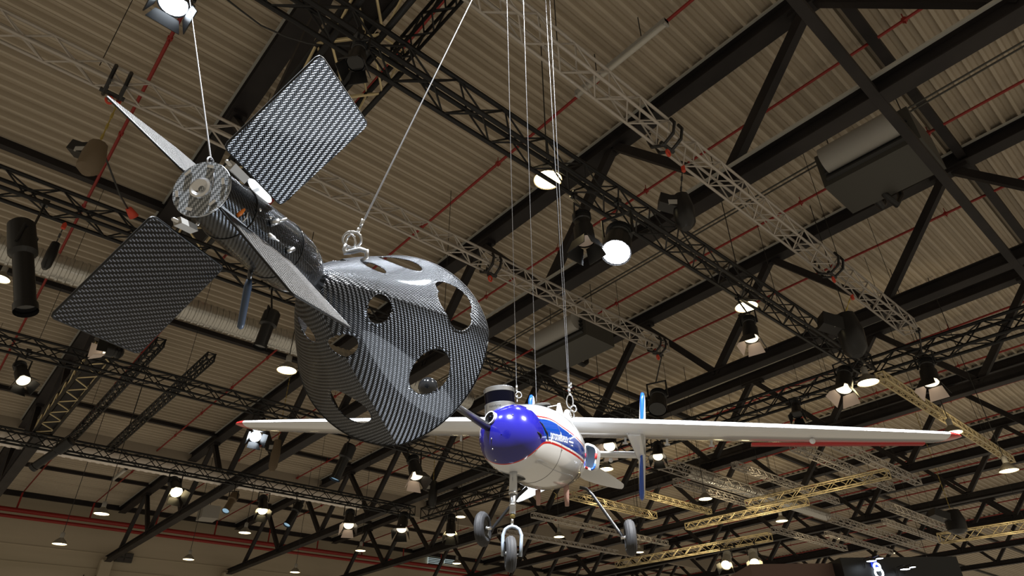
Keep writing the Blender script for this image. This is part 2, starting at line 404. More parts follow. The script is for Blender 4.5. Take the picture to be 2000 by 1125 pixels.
truss('d9', 'short black truss with gold-lit webs seen beyond the top corner of the bright carbon panel', (2.85, 5.8, CAMZ+7.86), (2.85, 9.6, CAMZ+7.86), .46, 'black', rch=.045, rl=.018, group=GB, lm='gold')  # these webs too carry the gold light in their colour
fit('l1', 'narrow dark ladder truss lying across two black trusses, the left one', 1, [(300, 688), (165, 850)], [(283, 692), (150, 850)], 7.75, 'black', ext=(17.0, 26.9), wmin=.2, group=GB)
fit('l2', 'narrow dark ladder truss lying across two black trusses, the right one', 1, [(395, 712), (245, 870)], [(380, 712), (232, 868)], 7.75, 'black', ext=(17.0, 26.9), wmin=.2, group=GB)
fit('r1', 'grey truss with a warm glow ending beside the red wing tip', 0, [(1720, 741), (1965, 906)], [(1734, 734), (1981, 902)], 7.0, 'gold', group=GA)
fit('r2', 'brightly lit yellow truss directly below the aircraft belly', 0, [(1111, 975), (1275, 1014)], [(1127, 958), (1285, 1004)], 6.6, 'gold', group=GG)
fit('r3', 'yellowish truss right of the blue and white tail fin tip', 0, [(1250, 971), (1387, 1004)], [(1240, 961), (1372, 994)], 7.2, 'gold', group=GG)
fit('r4', 'thin grey truss behind the right main wheel', 0, [(1040, 1010), (1100, 1024), (1297, 1066)], [(1040, 1001), (1100, 1014), (1297, 1059)], 7.0, 'alu', group=GF)
fit('r5', 'thin grey truss behind the nose wheel fork', 0, [(972, 1041), (1203, 1083)], [(975, 1035), (1210, 1076)], 7.0, 'alu', group=GF)
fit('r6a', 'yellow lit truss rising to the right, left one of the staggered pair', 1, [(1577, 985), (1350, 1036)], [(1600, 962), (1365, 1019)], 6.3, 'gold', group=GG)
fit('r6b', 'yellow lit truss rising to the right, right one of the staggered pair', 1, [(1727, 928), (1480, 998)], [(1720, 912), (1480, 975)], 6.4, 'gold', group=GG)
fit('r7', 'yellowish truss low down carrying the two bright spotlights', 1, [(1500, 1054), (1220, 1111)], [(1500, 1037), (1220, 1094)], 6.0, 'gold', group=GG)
fit('r8', 'grey truss under the right wing, second from the wing tip', 0, [(1547, 879), (1732, 960)], [(1575, 871), (1745, 944)], 7.2, 'alu', group=GF)
fit('r9', 'grey truss under the right wing, nearest to the wing tip', 0, [(1612, 866), (1785, 949)], [(1660, 869), (1797, 933)], 7.2, 'alu', group=GF)
fit('r10', 'grey truss hanging under the middle of the right wing', 0, [(1432, 914), (1630, 985)], [(1435, 899), (1640, 975)], 7.2, 'alu', group=GF)
fit('r11', 'long grey truss starting behind the vertical tail fin', 0, [(1265, 905), (1495, 985)], [(1275, 886), (1475, 951)], 7.2, 'alu', group=GF)
fit('r12', 'grey truss just below the silver duct at right', 0, [(1320, 946), (1500, 1004)], [(1325, 933), (1512, 992)], 7.0, 'alu', group=GF)
fit('r13', 'bright grey truss at lower right ending above the booth lamps', 0, [(1617, 1019), (1790, 1073)], [(1617, 1004), (1772, 1049)], 7.2, 'alu', group=GF)
fit('r14', 'grey truss at lower right that points at the black hoist box', 0, [(1725, 994), (1850, 1040)], [(1725, 979), (1860, 1026)], 7.2, 'alu', group=GF)
fit('r15', 'small bright truss ending at the rightmost yellow truss', 0, [(1725, 1022), (1842, 1064)], [(1725, 1014), (1842, 1054)], 7.2, 'alu', group=GF)
fit('r16', 'grey truss left above the dark exhibition booth', 0, [(1505, 1039), (1650, 1076)], [(1505, 1028), (1650, 1063)], 7.2, 'alu', group=GF)
fit('r17', 'small grey truss right above the dark exhibition booth', 0, [(1610, 1046), (1740, 1082)], [(1610, 1038), (1740, 1074)], 7.2, 'alu', group=GF)
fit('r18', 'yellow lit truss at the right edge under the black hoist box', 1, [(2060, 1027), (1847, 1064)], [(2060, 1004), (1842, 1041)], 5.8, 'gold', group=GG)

# ------------------------------------------------------------------ pendant lamps
def pendant(loc, dia, label, glow='lampglow'):
    r = dia/2; t = thing('pendant_lamp', label, 'pendant lamp', loc, 'high bay pendant lamps')
    L = V(loc)
    build('reflector', MB().lathe(L, (0, 0, 1), [(0, r), (.06*dia, r*.98), (.25*dia, r*.72), (.42*dia, r*.36), (.46*dia, r*.3)], 24), 'shade', t, True)
    build('glowing_opening', MB().lathe(L+V((0, 0, .01)), (0, 0, 1), [(0, 0.001), (0, r*.94)], 24), glow, t)
    build('housing', MB().lathe(L+V((0, 0, .46*dia)), (0, 0, 1), [(0, r*.3), (.36*dia, r*.3), (.40*dia, r*.12), (.44*dia, .02)], 14, caps=True), 'lightgrey', t, True)
    top = roofh(L.y)
    build('cord', MB().tube(L+V((0, 0, .85*dia)), (L.x, L.y, top+.08), .012, 5), 'darkcable', t)
    return t
PL = [(560, 724, 38, 'left of the perforated carbon cone'), (198, 1004, 28, 'above the red fire main at lower left'), (116, 1063, 26, 'lowest at the left, near the wall ladder'),
      (368, 1093, 21, 'in front of the wall, right of the electrical box'), (478, 1041, 23, 'small one near the spotlight with a blue lens'), (576, 1118, 19, 'cut by the bottom edge, left of centre'),
      (704, 1076, 20, 'small one beside the roof truss foot at lower centre'), (899, 1010, 21, 'left of the left main wheel'), (892, 1101, 17, 'small one near the lit louvre window'),
      (1184, 917, 28, 'just right of the aircraft body below the tail tube'), (1378, 975, 26, 'right of the tail fin above the yellow trusses'), (1527, 1018, 23, 'beside the grey trusses at lower right centre'),
      (1696, 748, 40, 'large one under the junction of black trusses at right'), (1971, 920, 34, 'nearest to the right edge of the view'), (1092, 1049, 21, 'between the nose wheel and right wheel'),
      (1249, 1079, 17, 'just below the right main wheel'), (1634, 1053, 12, 'tiny one above the dark booth'), (1742, 1081, 12, 'tiny one right of the booth trusses'), (1816, 1106, 20, 'near the bottom edge at far right'),
      (1070, 352, 56, 'largest and brightest, under the heavy black truss'), (1458, 600, 44, 'behind the black truss, right of the dazzling spotlight'), (0, 545, 34, 'cut by the left edge of the view'),
      (1862, 846, 34, 'peeping out above the red wing tip'), (918, 848, 22, 'peeping out under the left wing by the cone')]
for x, y, w, where in PL:
    z = .5*F_PX/w
    pendant(C(x, y, z), .5, 'high bay pendant lamp, '+where)

# crossed bracing plane near the right (lower strut plus stays)
single('bracing_strut', 'dark strut crossing the near bottom chords at upper right', 'bracing strut',
       MB().beam((2.3, 1.5, CAMZ+8.62), (40, 1.5, CAMZ+8.62), .16, .16), 'steel')

# ------------------------------------------------------------------ the carbon satellite model
ax = (C(765, 675, 1.35)-C(395, 370, .73)); AL = ax.length; ax.normalize(); A0 = C(395, 370, .73)
up0 = (V((0, 0, 1))-ax*ax.z).normalized(); sd0 = ax.cross(up0)
sat = thing('satellite_model', 'black carbon fibre spacecraft model with four panels and a perforated cone, hung on steel ropes', 'spacecraft model', A0)
BODY = [(.0, .0325), (.03, .0345), (.08, .0385), (.14, .0425), (.17, .0435), (.20, .0432), (.225, .0405), (.242, .036), (.255, .029), (.262, .022), (.30, .0185)]
build('body', MB().lathe(A0+ax*.004, ax, BODY, 40, up0), 'carbon_d', sat, 40)
d_ = build('end_disc', MB().slab([A0-ax*.0005+(up0*math.cos(-2*math.pi*k/48)+sd0*math.sin(-2*math.pi*k/48))*.0345 for k in range(48)], .003), 'carbon_f', sat, 30)
build('nozzle', MB().lathe(A0+ax*-.002, ax, [(.004, .0135), (0, .0135), (-.003, .0125), (-.004, .010), (-.0015, .006), (0.001, .002), (.001, 0.0001)], 24), 'chrome', d_, 30)
build('rim_ring', MB().torus(A0, ax, .0342, .0008, 40, 6), 'brushed', d_, True)
for k in range(6):
    a = k*1.047+.35; e = up0*math.cos(a)+sd0*math.sin(a)
    build('screw', MB().box(A0+e*.0275-ax*.0035, e*.0018, ax.cross(e)*.0042, ax*.0012), 'chrome', d_)
for s_ in (.055, .165): build('joint_ring', MB().torus(A0+ax*s_, ax, .0366 if s_ < .1 else .0435, .0009, 40, 6), 'ballm', sat, True)
# cone: four gently folded petals, cut by two rings of round holes
RN, RR, SN, SE = .0165, .205, .285, AL
def cone_pt(s, a):
    t = (s-SN)/(SE-SN); r = RN+(RR-RN)*(t**.86 if t > 0 else 0)
    fold = abs(math.sin(2*(a-FOLD))); r *= 1-.075*(1-fold)**2.2*math.sin(min(1, t)*math.pi)*0 - .13*fold*math.sin(min(1., max(0., t))*math.pi*.93)**.7
    return A0+ax*s+(CX*math.cos(a)+CY*math.sin(a))*r
CX = (Rt-ax*Rt.dot(ax)).normalized(); CY = ax.cross(CX)   # angle 0 points right in the photo, grows clockwise
if CY.dot(Up) > 0: CY = -CY
FOLD = math.radians(-7)
def cone_hit(px, py):
    """where the sight line of a photo point meets the near side of the cone: (s, angle)"""
    best = None
    for i in range(120):
        s = SN+(SE-SN)*i/119
        for k in range(180):
            a = 2*math.pi*k/180; q = cone_pt(s, a)-CAM; z = q.dot(Fw)
            e = (1000+F_PX*q.dot(Rt)/z-px)**2+(562.5-F_PX*q.dot(Up)/z-py)**2+z*0
            e += (z-1.)*1.5
            if best is None or e < best[0]: best = (e, s, a)
    return best[1], best[2]
HOLES = []
for px, py, rm in ((840, 727, .047), (887, 580, .047), (680, 797, .047), (743, 604, .0265), (668, 676, .0265), (731, 521, .0245)):
    s, a = cone_hit(px, py); HOLES.append((s, a, rm))
big = sorted(h[1] for h in HOLES[:3]); sb = sum(h[0] for h in HOLES[:3])/3
0 and print('HOLES', [(round(h[0], 3), round(math.degrees(h[1]))) for h in HOLES])
def cone_mesh():
    NS, NA = 150, 520; vs = []; fs = []; uvs = []
    L = SE-SN
    R_ = []
    for i in range(NS+1):
        s = SN+L*i/NS
        for k in range(NA): vs.append(cone_pt(s, 2*math.pi*k/NA))
    hp = [(cone_pt(s, a), s, a, r) for s, a, r in HOLES]
    inside = []
    vs2 = [V(v) for v in vs]
    for j, v in enumerate(vs):
        ins = False
        for c, s, a, r in hp:
            d = (v-c).length
            if d < r+.004:
                if d < r: ins = True
        inside.append(ins)
    # pull the border vertices onto the circle
    for i in range(NS+1):
        for k in range(NA):
            j = i*NA+k
            for c, s, a, r in hp:
                d = (vs[j]-c)
                if 0 < d.length-r < .0032 or (-.0016 < d.length-r <= 0):
                    dn = d.normalized(); vs2[j] = c+dn*r; inside[j] = False
    for i in range(NS):
        for k in range(NA):
            q = (i*NA+k, i*NA+(k+1) % NA, (i+1)*NA+(k+1) % NA, (i+1)*NA+k)
            if any(inside[x] for x in q): continue
            cc = sum((vs2[x] for x in q), V((0, 0, 0)))/4
            if any((cc-c).length < r-.0004 for c, s, a, r in hp): continue
            fs.append(q)
            s0, s1 = (SE-SN)*i/NS*1.04, (SE-SN)*(i+1)/NS*1.04; u0, u1 = .62*k/NA, .62*(k+1)/NA
            am = 2*math.pi*(k+.5)/NA; pc = FOLD+math.pi/4+math.pi/2*math.floor((am-FOLD)/(math.pi/2))
            def q_(ii, kk):
                ss = SN+(SE-SN)*ii/NS; rr = RN+(RR-RN)*((ii/NS)**.86); return ((2*math.pi*kk/NA-pc)*rr*.92+.5, (SE-SN)*ii/NS*1.04+.5)
            uvs.append([q_(i, k), q_(i, k+1), q_(i+1, k+1), q_(i+1, k)])
    mb = MB(); mb.add(vs2, fs, uvs); return mb
# the hidden far side repeats the pattern
base = [(h[0], h[1]) for h in HOLES]
for da in (math.radians(118), math.radians(178), math.radians(238)):
    HOLES.append((sb, big[1]+da-0, .047))
for a_ in (HOLES[5][1], ): pass
for da in (math.radians(128), math.radians(184), math.radians(242)):
    HOLES.append((HOLES[3][0], HOLES[3][1]+da, .0265))
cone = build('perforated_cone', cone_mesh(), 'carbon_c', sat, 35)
sm = cone.modifiers.new('thick', 'SOLIDIFY'); sm.thickness = .0016; sm.offset = -1
build('rim', MB().path([cone_pt(SE, 2*math.pi*k/120) for k in range(121)], .0013, 6), 'carbon_e', cone, True)

def panel(name, pts, m, t=.003, em='carbon_e', label=None):
    """pts: (x, y, z) corners; the last corner is taken from the plane of the first three"""
    P = [C(*q) for q in pts]; n = (P[1]-P[0]).cross(P[3]-P[0]); d = ray(pts[2][0], pts[2][1])
    P[2] = CAM+d*((P[0]-CAM).dot(n)/d.dot(n))
    # round the two outer corners a little
    R = []
    for i in range(4):
        a, b, c = P[i-1], P[i], P[(i+1) % 4]; k = .006
        R += [b+(a-b).normalized()*k, b+((a-b).normalized()+(c-b).normalized())*k*.28, b+(c-b).normalized()*k]
    o = build(name, MB().slab(R, t), m, sat)
    if label: o['label'] = label
    cen = sum(P, V((0, 0, 0)))/4
    build('panel_edge', MB().path([q for q in R]+[R[0], R[1]], t*.55, 6), em, o, True)
    return o, P
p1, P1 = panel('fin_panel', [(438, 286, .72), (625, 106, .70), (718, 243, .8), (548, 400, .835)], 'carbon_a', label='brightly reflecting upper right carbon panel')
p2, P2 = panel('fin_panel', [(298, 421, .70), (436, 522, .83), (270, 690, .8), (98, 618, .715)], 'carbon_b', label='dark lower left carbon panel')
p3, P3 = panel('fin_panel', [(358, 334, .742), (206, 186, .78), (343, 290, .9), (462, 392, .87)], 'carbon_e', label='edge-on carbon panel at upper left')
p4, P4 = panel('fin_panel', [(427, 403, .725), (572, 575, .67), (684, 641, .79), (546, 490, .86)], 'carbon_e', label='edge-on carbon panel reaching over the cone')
# hinge blocks and the bright oval hinge covers
def hinge(c0, c1, z0, z1, w):
    a, b = C(*c0, z0), C(*c1, z1); h = build('hinge_bracket', MB().beam(a, b, w, w*.8, ax), 'lightgrey', sat)
    build('hinge_pin', MB().tube(a-(b-a)*.25, b+(b-a)*.15, w*.22, 8), 'chrome', h, True)
hinge((450, 322), (478, 350), .715, .75, .0095); hinge((346, 432), (378, 448), .70, .73, .0095)
for q, z in (((508, 373), .80), ):
    c = C(*q, z); e = (C(540, 405, .83)-C(478, 340, .765)).normalized(); v = (CAM-c).normalized(); y_ = e.cross(v).normalized()
    mb = MB(); n_ = 28
    top = [c+e*math.cos(2*math.pi*k/n_)*.026+y_*math.sin(2*math.pi*k/n_)*.0065+v*.001 for k in range(n_)]
    bot = [p_-v*.004 for p_ in top]; mb.add(top+bot, [tuple(range(n_)), tuple(range(2*n_-1, n_-1, -1))]+[(k, k+n_, (k+1) % n_+n_, (k+1) % n_) for k in range(n_)])
    build('oval_cover', mb, 'white', sat, 30)
bx = C(474, 392, .765); e = (C(478, 380, .76)-C(470, 405, .765)).normalized()
g = build('connector_housing', MB().box(bx, e*.009, ax*.006, (CAM-bx).normalized()*.004), 'chrome', sat)
build('orange_plug', MB().path([C(474, 408, .755), C(468, 416, .75), C(461, 420, .748)], .0035, 10), 'orange', g, True)
build('white_wire', MB().path([C(484, 415, .76), C(482, 425, .757), C(473, 434, .75)], .0008, 6), 'white', g, True)
build('white_wire', MB().path([C(533, 464, .80), C(556, 478, .85), C(575, 497, .89), C(592, 510, .93), C(612, 517, .97)], .0012, 6), 'white', sat, True)
build('wire_plug', MB().tube(C(526, 459, .79), C(535, 465, .80), .0028, 8), 'white', sat, True)
build('antenna_stub', MB().tube(C(530, 436, .80), C(560, 427, .81), .0022, 8).tube(C(528, 437, .80), C(545, 431, .805), .0042, 8), 'brushed', sat, True)
build('antenna_stub', MB().tube(C(560, 492, .84), C(574, 486, .85), .0032, 8), 'brushed', sat, True)
for q in ((386, 438), (508, 410), (428, 435), (528, 425), (480, 378)):
    build('screw', MB().sphere(C(*q, .745 if q[0] < 450 else .775), .0022, 8), 'chrome', sat, True)
r_ = build('antenna_rod', MB().path([C(490, 520, .86), C(487, 548, .86)], [.0032, .0032], 10), 'ballm', sat, True)
build('antenna_sleeve', MB().path([C(487, 546, .86), C(484, 560, .86), C(471, 632, .86), C(469, 640, .86), C(468, 643, .86)], [.0035, .0052, .0046, .0042, .001], 14), 'bluegrey', r_, True)
# suspension
def rope(label, a, b, r=.0011):
    v = b-a
    return single('steel_rope', label, 'rope', MB().tube(a, b, r, 8), 'cable', 'steel suspension ropes', True)
eye = C(412, 312, .745)
build('rope_loop', MB().torus(eye-V((0, 0, .003)), Rt, .005, .0009, 14, 6, 1.5).path([eye+V((0, 0, -.008)), C(417, 330, .735), C(418, 345, .73), C(415, 366, .727)], .0009, 6), 'cable', sat, True)
sd = HZ(345, -190, 7.5)
rope('steel rope holding the disc end of the carbon spacecraft model', eye, sd)
hk = C(703, 446, 1.02)
rope('bright steel rope holding the cone of the carbon spacecraft model', hk, HZ(1030, -220, 7.5), .0016)
sh = thing('shackle', 'steel shackle and hook through a hole of the carbon cone', 'shackle', hk, 'shackles on the ropes')
build('rope_ferrule', MB().tube(hk, C(697, 455, 1.02), .0035, 10).tube(C(710, 428, 1.02), C(704, 442, 1.02), .003, 10), 'chrome', sh, True)
build('ring', MB().torus(C(688, 468, 1.015), Fw+Up*.2, .0145, .0022, 24, 8, .85), 'chrome', sh, True)
build('ring', MB().torus(C(685, 474, 1.02), Fw+Rt*.9, .0125, .0020, 24, 8), 'chrome', sh, True)
build('hook', MB().path([C(676, 478, 1.01), C(672, 487, 1.01), C(675, 494, 1.01), C(688, 491, 1.0), C(704, 487, .995), C(716, 491, .99), C(717, 502, .99), C(706, 509, .995)],
                        [.003, .0035, .004, .0042, .0042, .0042, .0038, .0028], 10), 'brushed', sh, True)

# ------------------------------------------------------------------ the white and blue unmanned aircraft
N0, N1 = Q(979, 849, 1.925), Q(1114, 896, 2.86)        # nose tip, tail end of the body axis
fx = (N1-N0); FL = fx.length; fx.normalize(); fy = fx.cross(V((0, 0, 1))).normalized()   # fy: to the right in the photo
if fy.dot(Rt) < 0: fy = -fy
fz = fy.cross(fx); fz = fz if fz.z > 0 else -fz
fz.normalize()
uav = thing('unmanned_aircraft', 'white unmanned aircraft with blue nose, red wing tips and three wheels, hung on steel ropes', 'aircraft', N0)
FS = [(0, .0015), (.004, .027), (.012, .049), (.025, .068), (.045, .085), (.07, .097), (.10, .104), (.14, .109), (.2, .115), (.28, .124), (.38, .134), (.48, .139), (.58, .138), (.68, .131), (.78, .119), (.86, .105), (.93, .088), (FL, .074)]
def frad(s):
    for i in range(len(FS)-1):
        if FS[i][0] <= s <= FS[i+1][0]:
            k = (s-FS[i][0])/(FS[i+1][0]-FS[i][0]); return FS[i][1]*(1-k)+FS[i+1][1]*k
    return FS[-1][1]
def fpt(s, a):      # a: 0 = right side of the photo, 90 = top
    r = frad(s); ry = r; rz = r*(1.06 if math.sin(a) < 0 else 1.0+.10*min(1, s/.3))
    return N0+fx*s+fy*math.cos(a)*ry+fz*math.sin(a)*rz
mb = MB(); NA = 72; SS = []
for i in range(len(FS)-1):
    n_ = 3; SS += [FS[i][0]+(FS[i+1][0]-FS[i][0])*k/n_ for k in range(n_)]
SS.append(FL)
def smooth_r(s):    # smooth radius by cubic interpolation
    j = max(i for i in range(len(FS)) if FS[i][0] <= s+1e-9); j = min(j, len(FS)-2)
    p0, p1_, p2_, p3_ = FS[max(0, j-1)], FS[j], FS[j+1], FS[min(len(FS)-1, j+2)]
    h = p2_[0]-p1_[0]; t = (s-p1_[0])/h
    m1 = (p2_[1]-p0[1])/(p2_[0]-p0[0])*h if j > 0 else (p2_[1]-p1_[1])*1.6; m2 = (p3_[1]-p1_[1])/(p3_[0]-p1_[0])*h
    return (2*t**3-3*t*t+1)*p1_[1]+(t**3-2*t*t+t)*m1+(-2*t**3+3*t*t)*p2_[1]+(t**3-t*t)*m2
frad = smooth_r
vs = [fpt(s, 2*math.pi*k/NA) for s in SS for k in range(NA)]; fs = []; uvs = []
def fuv(s, a): return (s, (fpt(s, a)-N0-fx*s).dot(fz)+.5)
for i in range(len(SS)-1):
    for k in range(NA):
        a0, a1 = 2*math.pi*k/NA, 2*math.pi*(k+1)/NA
        fs.append((i*NA+k, i*NA+(k+1) % NA, (i+1)*NA+(k+1) % NA, (i+1)*NA+k)); uvs.append([fuv(SS[i], a0), fuv(SS[i], a1), fuv(SS[i+1], a1), fuv(SS[i+1], a0)])
mb.add(vs, fs, uvs)
def fus_hit(px, py):
    best = None
    for i in range(160):
        s = FL*i/159
        for k in range(240):
            a = 2*math.pi*k/240; q = fpt(s, a)-CAM; z = q.dot(Fw)
            e = (1000+F_PX*q.dot(Rt)/z-px)**2+(562.5-F_PX*q.dot(Up)/z-py)**2+(z-2)*14
            if best is None or e < best[0]: best = (e, s, a)
    s, a = best[1:]; return s, a, (fpt(s, a)-N0-fx*s).dot(fz)
# paint scheme: two boundary curves height(station), blue between them, thin red borders
lowc = [] and [fus_hit(*q)[::2] for q in ((935, 872), (960, 898), (990, 906), (1020, 899), (1040, 885), (1060, 867), (1085, 868), (1110, 880), (1135, 897))]
upc = [] and [fus_hit(*q)[::2] for q in ((1050, 813), (1075, 818), (1100, 834), (1120, 850))]
0 and print('LOW', [(round(a, 3), round(b, 3)) for a, b in lowc]); 0 and print('UP', [(round(a, 3), round(b, 3)) for a, b in upc])
def paint():
    m = mat('aircraft_paint', (.8, .82, .85), .16, 0, coat=1.); t = m.node_tree; L = t.links.new; b = t.nodes['Principled BSDF']
    uv = nd(m, 'ShaderNodeUVMap'); sp = nd(m, 'ShaderNodeSeparateXYZ'); L(uv.outputs[0], sp.inputs[0])
    def mth(op, a, b_=None):
        n = nd(m, 'ShaderNodeMath', operation=op)
        for i, v in enumerate((a, b_)):
            if v is None: continue
            if isinstance(v, (int, float)): n.inputs[i].default_value = v
            else: L(v, n.inputs[i])
        return n.outputs[0]
    def curve(pts):
        n = nd(m, 'ShaderNodeFloatCurve'); c = n.mapping.curves[0]; n.mapping.use_clip = False
        pts = sorted(pts)
        while len(c.points) > 2: c.points.remove(c.points[1])
        c.points[0].location = (0, pts[0][1]+.5); c.points[-1].location = (1, pts[-1][1]+.5)
        for s, z in pts: c.points.new(s, z+.5)
        n.mapping.update(); L(sp.outputs[0], n.inputs['Value']); return n.outputs[0]
    lo = curve(LOWP); hi = curve(UPP)
    z = sp.outputs[1]; s = sp.outputs[0]
    nose = mth('LESS_THAN', s, NOSE_S)
    above = mth('GREATER_THAN', z, lo); below = mth('MAXIMUM', mth('LESS_THAN', z, hi), nose)
    blue = mth('MULTIPLY', above, below)
    w = .0036
    rl = mth('LESS_THAN', mth('ABSOLUTE', mth('SUBTRACT', z, lo)), mth('MULTIPLY_ADD', s, .006, ) if False else w)
    rh = mth('MULTIPLY', mth('LESS_THAN', mth('ABSOLUTE', mth('SUBTRACT', z, hi)), .0026), mth('SUBTRACT', 1, nose))
    red = mth('MAXIMUM', rl, rh)
    wl_ = mth('MULTIPLY', mth('LESS_THAN', mth('ABSOLUTE', mth('SUBTRACT', mth('SUBTRACT', z, lo), .0068)), .0032), mth('GREATER_THAN', s, .13))
    wh_ = mth('MULTIPLY', mth('LESS_THAN', mth('ABSOLUTE', mth('ADD', mth('SUBTRACT', z, hi), .0052)), .0026), mth('SUBTRACT', 1, nose))
    def mix(f, a, c):
        n = nd(m, 'ShaderNodeMix', data_type='RGBA'); L(f, n.inputs['Factor'])
        for k, v in (('A', a), ('B', c)):
            if isinstance(v, tuple): n.inputs[k].default_value = (*v, 1)
            else: L(v, n.inputs[k])
        return n.outputs['Result']
    c = mix(nose, (.004, .045, .30), (.012, .011, .21)); c = mix(blue, (.78, .80, .83), c)
    c = mix(mth('MAXIMUM', wl_, wh_), c, (.8, .8, .82)); c = mix(red, c, (.55, .02, .02))
    L(c, b.inputs['Base Color']); return m
NOSE_S = .118
LOWP = [(0, -.14), (.02, -.112), (.04, -.084), (.06, -.062), (.08, -.044), (.105, -.029), (.14, -.022), (.22, -.021), (.36, -.032), (.57, -.047), (.95, -.06)]
UPP = [(0, .06), (.12, .062), (.246, .066), (.341, .048), (.448, .032), (.7, .0), (.95, -.03)]
body = build('fuselage', mb, paint(), uav, True)
build('rear_opening', MB().lathe(N1, fx, [(-.001, frad(FL)*.98), (-.03, frad(FL)*.9), (-.03, .001)], 32, fz), 'greybox', body, 40)
for s_ in (.285, .62):
    build('panel_seam', MB().path([fpt(s_, math.radians(a))+(fpt(s_, math.radians(a))-N0-fx*s_).normalized()*.0003 for a in range(-170, 60, 5)], .0007, 4), 'greybox', body)
# nose details: vents, screws, camera, scanning lidar
def surf(px, py, off=0.):
    s, a, z_ = fus_hit(px, py); p_ = fpt(s, a); d1 = (fpt(s+.004, a)-fpt(max(0, s-.004), a)); d2 = (fpt(s, a+.03)-fpt(s, a-.03)); n_ = d1.cross(d2).normalized()
    if n_.dot(p_-N0-fx*s) < 0: n_ = -n_
    return p_+n_*off, n_
for q in ((959, 857), (963, 877), (969, 897), (1047, 880), (1097, 879), (1001, 812)):
    p_, n_ = surf(*q); build('screw', MB().sphere(p_, .003, 10), 'chrome', body, True)
for a_, b_ in (((1054, 823), (1071, 860)), ((1050, 843), (1056, 856))):
    pts = [surf(a_[0]+(b_[0]-a_[0])*k/6+(3*math.sin(k/6*3.14)), a_[1]+(b_[1]-a_[1])*k/6, .0006)[0] for k in range(7)]
    build('cooling_slot', MB().path(pts, [.001, .003, .0036, .0038, .0036, .003, .001], 6), 'darkcable', body)
ce, cn = surf(959, 817); cn = (cn*.6+(CAM-ce).normalized()*.3-Rt*.25).normalized()
cm = build('nose_camera', MB().lathe(ce-cn*.01, cn, [(0, .0215), (.018, .0215), (.018, .017)], 32), 'white', uav, 40)
build('lens_ring', MB().lathe(ce-cn*.01, cn, [(.0185, .0185), (.020, .0165), (.014, .013), (.013, .009)], 32), 'ballm', cm, 40)
build('lens', MB().sphere(ce+cn*.0005, .0095, 20), 'darkglass', cm, True)
for k in range(12):
    a = k*math.pi/6; e = cn.orthogonal().normalized(); e2 = cn.cross(e); c_ = ce+(e*math.cos(a)+e2*math.sin(a))*.0155+cn*.0098
    build('led_dot', MB().sphere(c_, .0009, 6), 'chrome', cm)
lt, lb = Q(975, 760, 2.03), Q(978, 802, 2.03); la = (fz*.55+V((0, 0, 1))*.45+Rt*-.03).normalized(); H_ = .073; lb = Q(977.5, 803, 2.035)+la*.008
lid = build('lidar_scanner', MB().lathe(lb-la*.03, la, [(0, .0515), (.0415, .0515), (.0425, .0505)], 48, caps=True), 'brushed', uav, 40)
build('optical_window', MB().lathe(lb-la*.03, la, [(.0425, .0500), (.080, .0508)], 48, caps=False), 'darkglass', lid, 40)
build('top_cap', MB().lathe(lb-la*.03, la, [(.080, .0515), (.094, .0520), (.0965, .049), (.0965, .001)], 48), 'brushed', lid, 30)
# text helper: letters laid on a curved surface or plane
def text(name, body_, size, m, parent, place, extr=.0006, shear=0):
    cu = bpy.data.curves.new(name, 'FONT'); cu.body = body_; cu.size = size; cu.align_x = 'CENTER'; cu.align_y = 'CENTER'; cu.shear = shear
    cu.resolution_u = 3; o = bpy.data.objects.new(name, cu); COL.objects.link(o)
    dg = bpy.context.evaluated_depsgraph_get(); me = bpy.data.meshes.new_from_object(o.evaluated_get(dg)); bpy.data.objects.remove(o)
    b = MB(); vv = [v.co.copy() for v in me.vertices]
    b.add([place(v.x, v.y) for v in vv], [tuple(p.vertices) for p in me.polygons]); bpy.data.meshes.remove(me)
    return build(name, b, m, parent)
ldir = (CAM-lb).normalized(); ldir = (ldir-la*ldir.dot(la)).normalized(); lx = la.cross(ldir)
if lx.dot(Rt) < 0: lx = -lx
def on_lidar(x, y):
    th = x/.0517-.36; return lb-la*.03+la*(.0225+y+.006)+(ldir*math.cos(th)+lx*math.sin(th))*.0518
text('lettering', 'Velodyne', .0115, 'text_dark', lid, on_lidar)
sT, aT, _z = fus_hit(1094, 853); sT0, aT0, _z = fus_hit(1075, 849); sT1, aT1, _z = fus_hit(1109, 857)
def on_body(x, y):
    s = sT0+(sT1-sT0)*(x/.30+.5); a = aT0+(aT1-aT0)*(x/.30+.5)+y/frad(s); p_ = fpt(s, a); return p_+(p_-N0-fx*s).normalized()*.0008
sgn = 1 if (fpt(sT, aT+.1)-fpt(sT, aT)).dot(fz) > 0 else -1
text('lettering', 'prometheus', .060, 'text_white', body, lambda x, y: on_body(x, sgn*y*.75))
sE, aE, _z = fus_hit(1112, 862)
eb = MB()
def emb(x, y):
    s = sE+.02+x; a = aE+sgn*y/frad(s); p_ = fpt(s, a); return p_+(p_-N0-fx*s).normalized()*.0009
for (x0, x1, y0, y1) in ((-.028, .028, -.0025, .0025), (-.003, .003, -.03, .03), (-.018, -.0, .008, .012), (0, .018, -.012, -.008)):
    g_ = [emb(x0+(x1-x0)*i/4, y) for i in range(5) for y in (y0, y1)]; eb.add(g_, [(2*i, 2*i+2, 2*i+3, 2*i+1) for i in range(4)])
build('emblem', eb, 'text_white', body)
s9, a9, _z = fus_hit(1047, 953)
def on_belly(x, y):
    s = s9+y; a = a9-x/frad(s); p_ = fpt(s, a); return p_+(p_-N0-fx*s).normalized()*.0008
text('lettering', '38', .05, 'text_white', body, lambda x, y: on_belly(-x*.9, -y))
